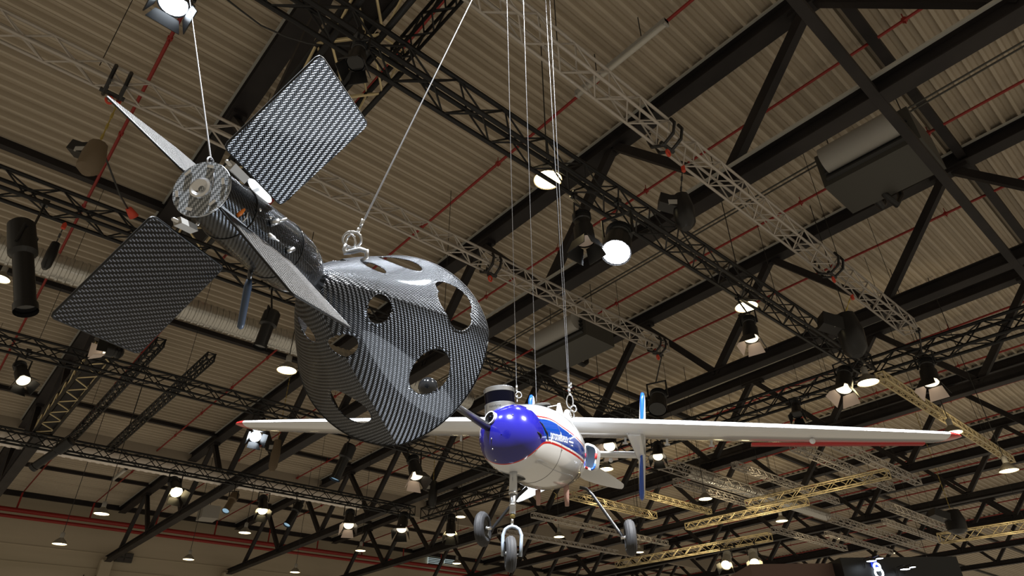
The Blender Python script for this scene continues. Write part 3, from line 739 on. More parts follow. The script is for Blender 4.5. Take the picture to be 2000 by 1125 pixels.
# pitot boom with ball tip
b0, b1, b2 = Q(836, 756, 1.60), Q(905, 803, 1.80), Q(965, 842, 1.99)
bo = build('probe_boom', MB().path([b0+(b2-b0)*.05, b1, b2-(b2-b0)*.0], [.0075, .0105, .0135], 20), 'boom', uav, True)
build('probe_ball', MB().sphere(b0, .0265, 32), 'ballm', bo, True)
# wing
D0 = 2.90
WL, WR, WC = Q(462, 829, D0*1.10), Q(1876, 853, D0*.945), Q(1118, 831, D0)
def wing_pt(c, cd_, ch, th, n_=18):
    """airfoil ring round c (front quarter), chord direction cd_, chord ch, thickness th"""
    up_ = (cd_.cross(WX)).normalized(); up_ = up_ if up_.z > 0 else -up_; r = []
    for k in range(n_):
        t = 2*math.pi*k/n_; xx = .5*(1-math.cos(t)); yy = (1 if t < math.pi else -.72)*(1.48*math.sqrt(max(xx, 0))-.63*xx-1.76*xx**2+1.42*xx**3-.51*xx**4)*th
        r.append(c+cd_*(xx-.25)*ch+up_*yy)
    return r
WX = (WR-WL).normalized()
wcd = (fx-WX*fx.dot(WX)).normalized(); wcd = (wcd*.55+(V((math.cos(YAW), math.sin(YAW), 0))-WX*V((math.cos(YAW), math.sin(YAW), 0)).dot(WX)).normalized()*.45).normalized()
def wing_half(a, b, secs, name, label):
    rings = []
    for f, ch, th in secs: rings.append(wing_pt(a+(b-a)*f, wcd, ch, th))
    n_ = len(rings[0]); vs = [p_ for r in rings for p_ in r]
    fs = [(i*n_+k, i*n_+(k+1) % n_, (i+1)*n_+(k+1) % n_, (i+1)*n_+k) for i in range(len(rings)-1) for k in range(n_)]
    w = build(name, MB().add(vs, fs+[tuple(range(n_))[::-1], tuple((len(rings)-1)*n_+k for k in range(n_))]), 'white', uav, 50); w['label'] = label
    return w
wr = wing_half(WC, WR, [(0, .34, .070), (.3, .335, .068), (.55, .31, .060), (.8, .255, .048), (.965, .19, .036)], 'wing', 'right wing in the photo, white with a red tip')
wlf = wing_half(WC, WL, [(0, .34, .070), (.3, .335, .068), (.55, .31, .060), (.8, .255, .048), (.965, .19, .036)], 'wing', 'left wing in the photo, white with a red tip')
def tipcap(a, b, parent):
    rings = [wing_pt(a+(b-a)*f, wcd, ch, th) for f, ch, th in ((.965, .191, .0365), (.975, .18, .034), (.99, .13, .024), (1.0, .05, .008))]
    n_ = len(rings[0]); vs = [p_ for r in rings for p_ in r]
    fs = [(i*n_+k, i*n_+(k+1) % n_, (i+1)*n_+(k+1) % n_, (i+1)*n_+k) for i in range(len(rings)-1) for k in range(n_)]
    build('wing_tip', MB().add(vs, fs+[tuple((len(rings)-1)*n_+k for k in range(n_))]), 'redpaint', parent, 50)
tipcap(WC, WR, wr); tipcap(WC, WL, wlf)
wup = wcd.cross(WX).normalized(); wup = wup if wup.z > 0 else -wup
def under(f, back, b, drop=.0): return WC+(b-WC)*f+wcd*back-wup*(.03+drop)
# red aileron strip and small fittings below the right wing
build('aileron', MB().beam(under(.50, .215, WR, -.012), under(.94, .125, WR, -.022), .035, .012, wup), 'redpaint', wr)
for f in (.145, .26, .38):
    p_ = under(f, .10, WR, .01); build('wing_fitting', MB().beam(p_-wup*.016, p_+wup*.012, .010, .012, wcd).beam(p_-wup*.014-WX*.012, p_-wup*.014+WX*.012, .008, .008, wcd), 'brushed', wr)
p_ = under(.635, .02, WR, .004); build('wing_pod', MB().sphere(p_, .013, 16), 'white', wr, True)
for f in (.32, .60): 
    p_ = under(f, .10, WL, .01); build('wing_fitting', MB().beam(p_-wup*.016, p_+wup*.012, .010, .012, wcd), 'brushed', wlf)
# tail: twin booms, twin fins and joining tailplane
DT = 3.2
TR_, TL_ = Q(1255, 889, DT*.985), Q(1040, 884, DT*1.03); tb = (fx*.7+wcd*.3).normalized()
for e, st_, lab in ((TR_, Q(1238, 848, D0*.985), 'tail boom seen on the right'), (TL_, TL_-(TR_-Q(1238, 848, D0*.985)), 'tail boom seen on the left')):
    of_ = e-TR_; sl = [Q(1226, 846, D0*1.0)+of_, Q(1251, 846, D0*1.0)+of_, Q(1259, 891, DT*.98)+of_, Q(1247, 895, DT*.98)+of_]
    o = build('tail_boom', MB().slab(sl, .030), 'white', uav); build('boom_edge', MB().path([sl[1], sl[2]], [.010, .008], 12).path([sl[0], sl[3]], [.007, .006], 10), 'brushed', o, True)
def fin(c, name, lab):
    f_ = thing_part = None; pc_ = c-CAM; zc_ = pc_.dot(Fw); xp, yp = 1000+F_PX*pc_.dot(Rt)/zc_, 562.5-F_PX*pc_.dot(Up)/zc_; Dc = zc_*math.cos(PITCH)-pc_.dot(Up)*math.sin(PITCH)
    up_ = (Q(xp+1, yp-105, Dc-.05)-Q(xp, yp+105, Dc+.05)).normalized(); rings = []
    bk = (tb-up_*tb.dot(up_)).normalized(); sd_ = up_.cross(bk)
    for f, ch, th in ((-1, .02, .010), (-.96, .07, .022), (-.85, .10, .030), (-.4, .13, .034), (0, .145, .036), (.4, .13, .034), (.85, .11, .028), (.96, .075, .020), (1, .02, .008)):
        h = f*(.260 if c is TR_ else .235); n_ = 16; r = []
        for k in range(n_):
            t = 2*math.pi*k/n_; xx = .5*(1-math.cos(t)); yy = (1 if t < math.pi else -1)*(1.48*math.sqrt(xx)-.63*xx-1.76*xx**2+1.42*xx**3-.51*xx**4)*th
            r.append(c+up_*(h+(.046 if c is TR_ else .060))+bk*((xx-.5)*ch)+sd_*yy)
        rings.append(r)
    n_ = 16; vs = [p_ for r in rings for p_ in r]; fs = []; bl = []
    for i in range(len(rings)-1):
        for k in range(n_):
            q = (i*n_+k, i*n_+(k+1) % n_, (i+1)*n_+(k+1) % n_, (i+1)*n_+k)
            fs.append(q)
    o = build('tail_fin', MB().add(vs, fs), 'white', uav, 50); o['label'] = lab
    # blue leading edge strip
    ed = [rings[i][0]-bk*.0012 for i in range(len(rings))]
    up2 = [q for i, q in enumerate(ed) if i >= 4]; lo2 = [q for i, q in enumerate(ed) if i <= 4]
    build('blue_stripe', MB().path(lo2, [.004, .011, .0125, .009, .002], 8), 'bluepaint', o, True)
    build('blue_stripe', MB().path(up2, [.002, .008, .0115, .010, .004], 8), 'bluepaint', o, True)
fin(TR_, 'tail_fin', 'right tail fin, seen edge-on, blue and white'); fin(TL_, 'tail_fin', 'left tail fin, mostly hidden behind the body')
ts = MB(); rings = []
for f in (0, .5, 1):
    c = TL_+(TR_-TL_)*f; n_ = 18; r = []; WXs = WX
    up_ = wup
    for k in range(n_):
        t = 2*math.pi*k/n_; xx = .5*(1-math.cos(t)); yy = (1 if t < math.pi else -1)*(1.48*math.sqrt(xx)-.63*xx-1.76*xx**2+1.42*xx**3-.51*xx**4)*.030
        r.append(c+wcd*(xx-.3)*.11+up_*yy)
    rings.append(r)
vs = [p_ for r in rings for p_ in r]
tp = build('tailplane', MB().add(vs, [(i*n_+k, i*n_+(k+1) % n_, (i+1)*n_+(k+1) % n_, (i+1)*n_+k) for i in range(2) for k in range(n_)]), 'white', uav, 50)
for x in (1193,): build('wing_fitting', MB().sphere(Q(x, 899, DT*.99), .011, 12), 'white', tp, True)
# pusher propeller
hub = Q(1110, 906, 3.0)
pr = build('propeller_hub', MB().lathe(hub-fx*.06, fx, [(0, .03), (.05, .03), (.08, .024), (.11, .001)], 20), 'greybox', uav, 40)
for k, (tx, ty) in enumerate(((1218, 951), (1007, 978), (1108, 800))):
    tip = Q(tx, ty, 3.0+(.02 if k != 1 else .0)); d = tip-hub; Lb = d.length; d.normalize(); cw = d.cross((CAM-hub).normalized()).normalized(); nn = d.cross(cw)
    mbp = MB(); rr = []
    for f, ww, tw in ((.08, .016, .9), (.2, .034, .75), (.35, .042, .6), (.55, .037, .45), (.75, .028, .35), (.92, .018, .3), (.985, .012, .25), (1., .004, .25)):
        c = hub+d*Lb*f; e1 = cw*math.cos(tw*.6)+nn*math.sin(tw*.6); e2 = d.cross(e1)
        rr.append([c+e1*ww*math.cos(2*math.pi*j/12)+e2*ww*.16*math.sin(2*math.pi*j/12) for j in range(12)])
    vs = [p_ for r in rr for p_ in r]
    mbp.add(vs, [(i*12+j, i*12+(j+1) % 12, (i+1)*12+(j+1) % 12, (i+1)*12+j) for i in range(len(rr)-1) for j in range(12)])
    build('propeller_blade', mbp, 'white', pr, 50)
# engine duct at the rear right: rounded hoop in blue, white and red with a grey inside
def hoop(cx, cy, w, h, D, depth):
    pts = []
    for k in range(28):
        a = 2*math.pi*k/28; ca, sa = math.cos(a), math.sin(a); e = .55
        x = math.copysign(abs(ca)**e, ca)*w/2; y = math.copysign(abs(sa)**e, sa)*h/2
        pts.append(Q(cx+x-y*.12, cy+y+x*.35, D))
    return pts
hp_ = hoop(1151, 892, 27, 50, 2.74, 0)
n_ = len(hp_); back = [p_+fx*.11+(sum(hp_, V((0, 0, 0)))/n_-p_)*.1 for p_ in hp_]; inn = [p_+(sum(hp_, V((0, 0, 0)))/n_-p_)*.16 for p_ in hp_]; inb = [p_+fx*.07 for p_ in inn]
def ringmesh(a, b): 
    return MB().add(a+b, [(k, (k+1) % n_, (k+1) % n_+n_, k+n_) for k in range(n_)])
du = build('engine_intake', MB().add(hp_+inn+back, [(k, (k+1) % n_, (k+1) % n_+n_, k+n_) for k in range(n_)]+[(k, (k+1) % n_, (k+1) % n_+2*n_, k+2*n_) for k in range(n_)]), 'white', uav, 50)
build('intake_lining', MB().add(inn+inb, [(k, (k+1) % n_, (k+1) % n_+n_, k+n_) for k in range(n_)]+[tuple(range(n_, 2*n_))]), mat('intake_grey', (.32, .40, .50), .4), du)
def hseg(i0, i1, m, r): build('intake_stripe', MB().path([hp_[i % n_]*.5+inn[i % n_]*.5 for i in range(i0, i1+1)], r, 6), m, du, True)
hseg(1, 6, 'bluepaint', .0055); hseg(7, 8, 'redpaint', .006); hseg(-1, 0, 'redpaint', .006); hseg(12, 15, 'bluepaint', .005)
# small fin, hatch and antenna on the body top
tf = [Q(1086, 812, 2.55), Q(1090, 788, 2.55), Q(1093, 787, 2.56), Q(1101, 814, 2.60)]
build('top_fin', MB().slab(tf, .006), 'white', uav)
build('fin_wire', MB().tube(Q(1070, 795, 2.42), Q(1090, 791, 2.54), .0022, 6), 'white', uav, True)
build('top_hatch', MB().lathe(Q(1058, 790, 2.36), fz, [(-.006, .034), (0, .034), (.002, .03), (.002, .001)], 24), 'greybox', uav, 30)
# belly details
for (x, y, D, l, m, r) in ((1106, 957, 2.52, .06, 'skinpink', .0095), (1051, 968, 2.50, .035, 'skinpink', .009)):
    p_ = Q(x, y, D); build('exhaust_tube', MB().path([p_+V((0, 0, .02)), p_, p_-V((0, 0, l*.5)), p_-V((0, 0, l))], [r*1.15, r*1.15, r, r*.85], 14), m, uav, True)
build('gear_slot', MB().path([surf(982+k*5.5, 924+k*1.5, .0008)[0] for k in range(9)], [.002, .006, .009, .011, .012, .012, .010, .007, .002], 6), 'darkcable', body)
build('belly_cable', MB().path([Q(1082, 962, 2.5), Q(1087, 966, 2.48), Q(1083, 975, 2.48)], .0015, 6), 'chain', uav, True)
# landing gear
def wheel(c, axis, r, w, name, label, parent):
    o = thing(name, label, 'wheel', (0, 0, 0)); bpy.data.objects.remove(o)
    g = MB(); axis = axis.normalized(); prof = []
    for k in range(25):
        a = -math.pi/2*.98+math.pi*.98*k/24*1.0; t = math.sin(a); rr_ = r-(w*.62)*(1-math.cos(a))**1.0*.9
        groove = -.0012 if (abs(t) < .75 and (k % 4) < 2) else 0
        prof.append((t*w/2, rr_+groove))
    prof = [(-w*.40, r*.52)]+prof+[(w*.40, r*.52)]
    g.lathe(c, axis, prof, 48); t_ = build('tyre', g, 'rubber', parent, 40)
    build('wheel_rim', MB().lathe(c, axis, [(-w*.36, r*.54), (-w*.22, r*.36), (-w*.26, r*.16), (-w*.5, r*.13), (-w*.5, .001)], 28).lathe(c, axis, [(w*.36, r*.54), (w*.22, r*.36), (w*.26, r*.16), (w*.5, r*.13), (w*.5, .001)], 28), 'greybox', t_, 40)
    return t_
nc = Q(997, 1082, 2.02); na = Rt-V((0, 0, 1))*Rt.z; nx = (na+V((math.cos(YAW), math.sin(YAW), 0))*.10).normalized()
ng = build('nose_gear', MB().path([Q(1003, 905, 2.03), Q(1002, 963, 2.03)], .0128, 20).path([Q(1002, 963, 2.03), Q(1001, 1004, 2.03)], .0098, 20), 'brushed', uav, True)
build('gear_collar', MB().path([Q(1002, 961, 2.03), Q(1002, 965, 2.03)], .0140, 20).path([Q(1001, 985, 2.03), Q(1001, 988, 2.03)], .0108, 20), 'chrome', ng, True)
build('brass_bush', MB().path([Q(1001, 1003, 2.03), Q(1001, 1011, 2.03)], .0080, 16), mat('brass', (.35, .27, .10), .35, .9), ng, True)
build('gear_pin', MB().path([Q(1001, 1010, 2.03), Q(1000, 1028, 2.03)], .0045, 12), 'chrome', ng, True)
fk = MB()
fpts = [Q(x, y, 2.02) for x, y in ((982, 1086), (982, 1060), (982.5, 1045), (987, 1034), (994, 1029.5), (1000, 1028), (1007, 1029.5), (1014, 1034), (1018.5, 1045), (1018, 1060), (1016.5, 1087))]
build('fork', fk.path(fpts, .0052, 12), mat('fork_grey', (.36, .42, .50), .3, .3, coat=.4), ng, True)
build('axle', MB().tube(Q(980, 1083, 2.02), Q(1019, 1084, 2.02), .0035, 10), 'blackbody', ng, True)
wheel(nc, nx, .0510, .031, 'w', 'l', ng)
for pts, wc, D, lab in (((( 1132, 952, 2.62), (1146, 955, 2.62), (1157, 966, 2.61), (1172, 987, 2.60), (1205, 1033, 2.58), (1214, 1045, 2.57), (1217, 1062, 2.57)), (1231, 1050), 2.56, 'r'),
                        (((1030, 952, 2.62), (1012, 968, 2.63), (1000, 985, 2.64), (980, 1010, 2.65), (962, 1032, 2.66), (959, 1040, 2.66)), (943, 1033), 2.62, 'l')):
    g = build('main_gear_leg', MB().path([Q(*q) for q in pts], .0065, 10), 'blackbody', uav, True)
    c = Q(wc[0], wc[1], D); a_ = (Rt+V((math.cos(YAW), math.sin(YAW), 0))*(-.08 if lab == 'r' else -.32)); a_.z = 0; a_.normalize()
    build('axle', MB().tube(c-a_*.035*(1 if lab == 'r' else -1), c, .006, 10), 'chrome', g, True)
    wheel(c, a_, .0655, .040, 'w', 'l', g)
# suspension ropes of the aircraft
def link(c, ax_, R, r, el=1.6, x=None): return MB().torus(c, ax_, R, r, 20, 8, el, x)
for (x, y, D, tx, ty, lab) in ((1009, 766, 2.12, 990, -10, 'steel rope rising beside the cylinder on the aircraft nose'), (1048, 786, 2.36, 1022, -10, 'thin middle steel rope of the hanging aircraft'),
                               (1111, 770, 2.75, 1065, -10, 'left strand of the rope pair above the wing root'), (1113, 770, 2.75, 1073, -10, 'right strand of the rope pair above the wing root')):
    a = Q(x, y, D); d = ray(tx, ty)
    # top end straight above on the truss level along the sight line that the photo shows
    g_ = V((math.cos(YAW), math.sin(YAW), 0)); best = min((V((a.x, a.y, 0))-V(((CAM+d*k*.01).x, (CAM+d*k*.01).y, 0))).length*1. + 0*k for k in range(1, 1200))
    kk = min(range(1, 1400), key=lambda k: (V((a.x, a.y, 0))-V(((CAM+d*k*.01).x, (CAM+d*k*.01).y, 0))).length+(0 if (CAM+d*k*.01).z > a.z+.3 else 9))
    b_ = CAM+d*kk*.01; dirn = (b_-a); top = a+dirn*((CAMZ+7.5-a.z)/dirn.z)
    rope(lab, a, top, .0014 if D > 2.7 else .0012)
sh = thing('shackle', 'steel thimble and ring just right of the cylinder on the nose', 'shackle', Q(1010, 775, 2.12), 'shackles on the ropes')
build('rope_ferrule', MB().tube(Q(1009, 752, 2.12), Q(1009, 764, 2.12), .0042, 10), 'chrome', sh, True)
build('ring', link(Q(1013, 771, 2.12), Fw+Up*.1, .0105, .0018, 1.), 'chrome', sh, True)
build('link', link(Q(1010, 778, 2.12), Rt, .008, .002, 1.3, V((0, 0, 1))), 'chrome', sh, True)
sh = thing('shackle', 'steel chain links and carabiner above the wing root', 'shackle', Q(1113, 790, 2.75), 'shackles on the ropes')
build('rope_ferrule', MB().tube(Q(1111, 750, 2.75), Q(1111, 762, 2.75), .006, 10).tube(Q(1115, 747, 2.75), Q(1115, 757, 2.75), .005, 10), 'chrome', sh, True)
build('carabiner', link(Q(1113, 783, 2.75), Fw, .0145, .0036, 2.1, V((0, 0, 1))), 'chrome', sh, True)
build('link', link(Q(1120, 798, 2.75), Fw+Rt*.5, .014, .0035, 1.), 'chrome', sh, True)
build('link', link(Q(1113, 766, 2.75), Rt, .009, .003, 1.5, V((0, 0, 1))), 'chrome', sh, True)
build('link', link(Q(1117, 808, 2.75), Rt+Fw, .012, .003, 1.4, V((0, 0, 1))), 'chrome', sh, True)


# ------------------------------------------------------------------ lamps, hoists and fittings on the trusses
def fixture(kind, r0, r1, rpx, h, label, k=.97, flaps=(1, 1, 1, 1), glow=None, fm='blackbody', bodym='blackbody', clamp=True, flen=1.5):
    """stage lamp whose rear and front centres project to the photo points r0, r1; hangs h metres above the camera"""
    a = HZ(r0[0], r0[1], h); z = (a-CAM).dot(Fw); b = C(r1[0], r1[1], z*k); r = rpx*z/F_PX
    d = (b-a).normalized(); L_ = (b-a).length
    t = thing('stage_spotlight' if kind != 'flood' else 'floodlight', label, 'spotlight', a, 'stage lamps on the trusses')
    if kind == 'profile':
        build('body', MB().lathe(a, d, [(-r*.3, .001), (-r*.3, r*.8), (0, r*1.05), (L_*.36, r*1.1), (L_*.4, r*.78), (L_*.96, r*.78), (L_*.97, r*.9), (L_*1.05, r*.9)], 20), bodym, t, 35)
        build('lens', MB().lathe(a, d, [(L_*1.0, .001), (L_*1.0, r*.8)], 20), glow or 'lens', t)
    else:
        build('body', MB().lathe(a, d, [(-r*.25, .001), (-r*.25, r*.6), (0, r*.85), (L_*.25, r*.9), (L_*.28, r*.8), (L_*.45, r*.82), (L_*.5, r*1.0), (L_, r*1.05)], 20), bodym, t, 35)
        build('lens', MB().lathe(a, d, [(L_*.97, .001), (L_*.97, r*.95)], 20), glow or 'lampglow', t)
        build('heat_sink', MB().lathe(a, d, [(-r*.1, r*.7), (L_*.05, r*.98), (L_*.07, r*.7), (L_*.12, r*.98), (L_*.14, r*.7), (L_*.19, r*.98), (L_*.21, r*.7)], 16), bodym, t)
        e1 = d.cross(V((0, 0, 1)));  e1 = e1.normalized() if e1.length > .1 else V((1, 0, 0)); e2 = d.cross(e1).normalized(); c = a+d*L_
        for i, (u, v) in enumerate(((e1, e2), (e2, -e1), (-e1, -e2), (-e2, e1))):
            if not flaps[i]: continue
            f0 = c+u*r*1.0; f1 = f0+d*r*flen+u*r*flen*.42
            build('barn_door', MB().slab([f0-v*r*.8, f0+v*r*.8, f1+v*r*1.15, f1-v*r*1.15], .012), fm if i in (0, 1) or fm == 'blackbody' else 'blackbody', t)
    # yoke and clamp up to the truss
    s1 = d.cross(V((0, 0, 1))); s1 = s1.normalized() if s1.length > .1 else V((1, 0, 0)); m = a+d*L_*.3
    top = m+V((0, 0, r*1.9)); q1, q2 = m+s1*r*1.12, m-s1*r*1.12
    build('yoke', MB().path([q1, q1+V((0, 0, r*1.9)), q2+V((0, 0, r*1.9)), q2], r*.10+.006, 6), 'blackbody', t)
    bq = None
    for p0, p1, w_, wh_ in TR.values():
        dd_ = (p1-p0).normalized(); sd_ = dd_.cross(V((0, 0, 1))).normalized(); u = max(0, min((p1-p0).length, (top-p0).dot(dd_)))
        for sg_ in (-.5, .5):
            q = p0+dd_*u+sd_*w_*sg_
            e_ = (q-top).length+(3 if q.z < top.z-.05 else 0)
            if bq is None or e_ < bq[0]: bq = (e_, q)
    q = bq[1]; tp_ = V((q.x, q.y, max(q.z-.1, top.z+.03)))
    build('clamp', MB().path([top, top+V((0, 0, .02)), tp_, q], .018, 6).box(q, (.05, 0, 0), (0, .05, 0), (0, 0, .05)), 'blackbody', t)
    return t
FX = [
 ('barn', (704, 92), (694, 124), 17, 6.95, 'black lamp in the dense truss crossing at top centre', dict(glow='ballm')),
 ('barn', (38, 712), (46, 744), 12, 6.45, 'black spotlight with barn doors hanging near the left edge', dict(glow='dimglow')),
 ('barn', (236, 690), (205, 682), 13, 6.45, 'spotlight with pale open barn doors just under the dark carbon panel', dict(fm='barnlit', glow='dimglow', k=.985)),
 ('profile', (138, 862), (66, 912), 10, 7.05, 'long black tube spotlight pointing down left at lower left', dict(k=.985)),
 ('barn', (338, 938), (345, 962), 11, 7.0, 'spotlight with glowing oval front under the long black truss at left', dict(glow='lampglow')),
 ('profile', (460, 966), (441, 997), 8, 6.95, 'brassy tube spotlight with blue lens, left one of two', dict(bodym='brown')),
 ('flood', (494, 838), (499, 853), 11, 6.5, 'square white floodlight right below the left red wing tip', dict(glow='coolglow')),
 ('barn', (514, 972), (513, 998), 9, 7.0, 'small barn door lamp between the two tube spotlights', {}),
 ('profile', (585, 985), (561, 1024), 8, 6.95, 'tube spotlight with blue lens, right one of two', {}),
 ('barn', (684, 1000), (681, 1026), 10, 7.0, 'lamp with pale barn door left of the nearest truss corner', dict(fm='barnlit', glow='dimglow')),
 ('barn', (790, 1005), (784, 1034), 10, 7.0, 'lamp with bright lower rim near the truss corner at bottom centre', dict(glow='dimglow')),
 ('barn', (882, 1008), (880, 1042), 9, 6.95, 'narrow black lamp left of the left main wheel', {}),
 ('barn', (806, 895), (814, 930), 13, 6.4, 'spotlight with white barn doors below the carbon cone', dict(fm='barnlit', glow='dimglow')),
 ('profile', (684, 872), (655, 934), 12, 6.5, 'big black tube spotlight hanging under the carbon cone', {}),
 ('barn', (1135, 418), (1143, 472), 19, 6.8, 'black barn door spotlight left of the dazzling lamp', dict(glow='barnlit')),
 ('barn', (1210, 452), (1203, 494), 27, 6.75, 'dazzling white spotlight under the heavy black truss', dict(glow='whiteglow', k=.95, flaps=(0, 0, 0, 0))),
 ('barn', (1462, 622), (1467, 662), 14, 6.75, 'spotlight with pale barn door below the pendant right of centre', dict(fm='barnlit', glow='dimglow')),
 ('barn', (1650, 722), (1648, 760), 15, 6.8, 'spotlight with pinkish barn doors under the black truss junction at right', dict(fm='barnlit', glow='dimglow')),
 ('barn', (1808, 704), (1818, 748), 15, 6.8, 'spotlight with one lit barn door at the far right truss', dict(fm='barnlit', glow='dimglow')),
 ('barn', (1284, 868), (1285, 892), 10, 6.7, 'lamp with white cone right beside the tail fin', dict(glow='dimglow')),
 ('barn', (1194, 848), (1190, 872), 12, 6.7, 'barn door lamp framed by wing and tailplane', dict(fm='barnlit', glow='dimglow')),
 ('barn', (1286, 768), (1284, 800), 17, 6.6, 'dark moving head lamp behind the tail fin top', dict(flaps=(0, 0, 0, 0), glow='ballm')),
 ('barn', (1554, 786), (1557, 810), 9, 6.9, 'small black lamp just above the right wing', dict(glow='ballm')),
 ('barn', (1421, 1082), (1418, 1104), 9, 5.6, 'warm lit lamp under the yellow truss, left one of the bottom pair', dict(bodym='lightgrey', flaps=(1, 0, 1, 0))),
 ('barn', (1470, 1078), (1474, 1100), 9, 5.6, 'warm lit lamp under the yellow truss, right one of the bottom pair', dict(bodym='lightgrey', flaps=(1, 0, 1, 0))),
 ('profile', (42, 440), (50, 600), 22, 6.2, 'large black moving light hanging vertically at the left edge', dict(glow='ballm', k=.93)),
 ('profile', (532, 612), (508, 676), 15, 6.2, 'black par lamp left of the cone rim, below the bluish rod', dict(glow='ballm')),
 ('barn', (352, -25), (338, 8), 27, 6.8, 'brightly lit barn door lamp cut by the top edge', dict(glow='coolglow', flen=.9)),
]
for kd, r0, r1, rp, h, lab, kw in FX: fixture(kd, r0, r1, rp, h, lab, **kw)
# real light of the dazzling lamp and of two other show lamps in view
a = HZ(1203, 494, 6.6); spot('lamp_beam', a+V((-.15, -.1, -.2)), (3.2, 3.5, 0), 500, .1, 60, (.9, .95, 1))

def chain(a, b, m='chain', r=.012):
    a, b = V(a), V(b); n = max(3, int((b-a).length/.09)); mb = MB(); d = (b-a)/n
    for i in range(n): mb.tube(a+d*(i+.05), a+d*(i+.95), r*(1.5 if i % 2 else .8), 5)
    return mb
def chord_near(p):
    bq = None
    for p0, p1, w_, wh_ in TR.values():
        dd_ = (p1-p0).normalized(); sd_ = dd_.cross(V((0, 0, 1))).normalized(); u = max(0, min((p1-p0).length, (p-p0).dot(dd_)))
        for sg_ in (-.5, .5):
            q = p0+dd_*u+sd_*w_*sg_; e_ = V((q.x-p.x, q.y-p.y, 0)).length+(3 if q.z < p.z+.3 else 0)
            if bq is None or e_ < bq[0]: bq = (e_, q)
    return bq
def hoist(px, py, h, wpx, hpx, ztop, label, bagm='blackbody', chm='chain', side=True):
    c = HZ(px, py, h); z = (c-CAM).dot(Fw); w = wpx*z/F_PX/2; hh = hpx*z/F_PX/2
    t = thing('chain_hoist', label, 'chain hoist', c, 'motor hoists with chains')
    e = (Rt-V((0, 0, 1))*Rt.z).normalized(); f = V((0, 0, 1)).cross(e)
    build('chain_bag', MB().path([c+V((0, 0, hh)), c+V((0, 0, hh*.2))+e*w*.05, c-V((0, 0, hh*.7)), c-V((0, 0, hh))], [w*.62, w*.8, w*.75, w*.35], 10), bagm, t, 40)
    if side:
        build('motor', MB().box(c-e*w*.95+V((0, 0, hh*.55)), e*w*.75+V((0, 0, -w*.3)), f*w*.5, V((0, 0, hh*.3))+e*w*.1).box(c-e*w*.9+V((0, 0, hh*.88)), e*w*.5, f*w*.35, V((0, 0, .02))), 'blackbody', t)
        build('motor_plate', MB().box(c-e*w*.8+V((0, 0, hh*.6))-Fw*w*.55, e*w*.35, f*.01, V((0, 0, hh*.14))), 'lightgrey', t)
    e_, q = chord_near(c+V((0, 0, hh)))
    if e_ > .9: q = V((c.x, c.y, roofh(c.y)-.04)); build('hanger_rod', MB().tube(q, q+V((0, 0, .14)), .01, 5), 'darkcable', t)
    build('chain', chain(c+V((0, 0, hh)), q), chm, t)
    build('hook', MB().tube(q-V((0, 0, .12)), q, .035, 8), 'orangered', t)
    return t
hoist(180, 310, 6.4, 55, 75, 7.42, 'chain hoist with brown cloth bag at upper left under the grey truss', 'brown')
hoist(1335, 415, 6.6, 52, 80, 7.42, 'black chain hoist right of the dazzling spotlight', 'blackbody', 'darkcable')
hoist(1662, 655, 6.6, 60, 90, 7.42, 'black chain hoist above the junction of trusses at right', 'blackbody')
hoist(537, 890, 7.75, 22, 62, 8.5, 'slim chain hoist with gold top below the left wing', 'brown')
hoist(845, 965, 7.75, 22, 50, 8.5, 'slim dark chain hoist left of the nose wheel strut', 'blackbody')
hoist(1865, 1020, 6.2, 46, 44, 10.2, 'dark chain hoist on a long yellow chain at lower right', 'blackbody')
hoist(98, 500, 6.3, 24, 62, 6.85, 'small black hoist bracket right of the big moving light', 'blackbody', 'darkcable', False)

def bracket(px, py, key, label, hook=True):
    p0, p1, w, wh = TR[key]; d = (p1-p0).normalized(); s_ = d.cross(V((0, 0, 1))).normalized()
    # nearest point of the truss to the sight line
    best = min((p0+d*(.02*i) for i in range(int((p1-p0).length/.02))), key=lambda q: (((q-CAM)/(q-CAM).dot(Fw)-ray(px, py)).length))
    t = thing('truss_bracket', label, 'truss bracket', best, 'black lifting brackets on the grey trusses')
    for o_ in (-.10, .10):
        c = best+d*o_; q = w/2+.05
        build('bracket_arm', MB().path([c+s_*q+V((0, 0, wh*.9)), c+s_*q*1.25+V((0, 0, wh*.5)), c+s_*q-V((0, 0, .03)), c-V((0, 0, .14)), c-s_*q-V((0, 0, .03)), c-s_*q*1.25+V((0, 0, wh*.5)), c-s_*q+V((0, 0, wh*.9))], .028, 6), 'blackbody', t)
    build('cross_bar', MB().tube(best-d*.16-V((0, 0, .12)), best+d*.16-V((0, 0, .12)), .035, 8), 'blackbody', t)
    if hook: build('hook', MB().torus(best-V((0, 0, .24)), s_, .06, .02, 14, 6, .7, V((1, 0, 0))), 'orangered', t, True)
bracket(225, 170, 'g2', 'black lifting bracket on the grey truss at upper left')
bracket(1312, 262, 'g1', 'black lifting bracket on the upper grey truss near the tube light')
bracket(1632, 515, 'g1', 'black lifting bracket further right on the upper grey truss')
bracket(960, 522, 'g2', 'black lifting bracket on the lower grey truss right of the cone')
bracket(1282, 682, 'g2', 'black lifting bracket on the lower grey truss above the tail fin')

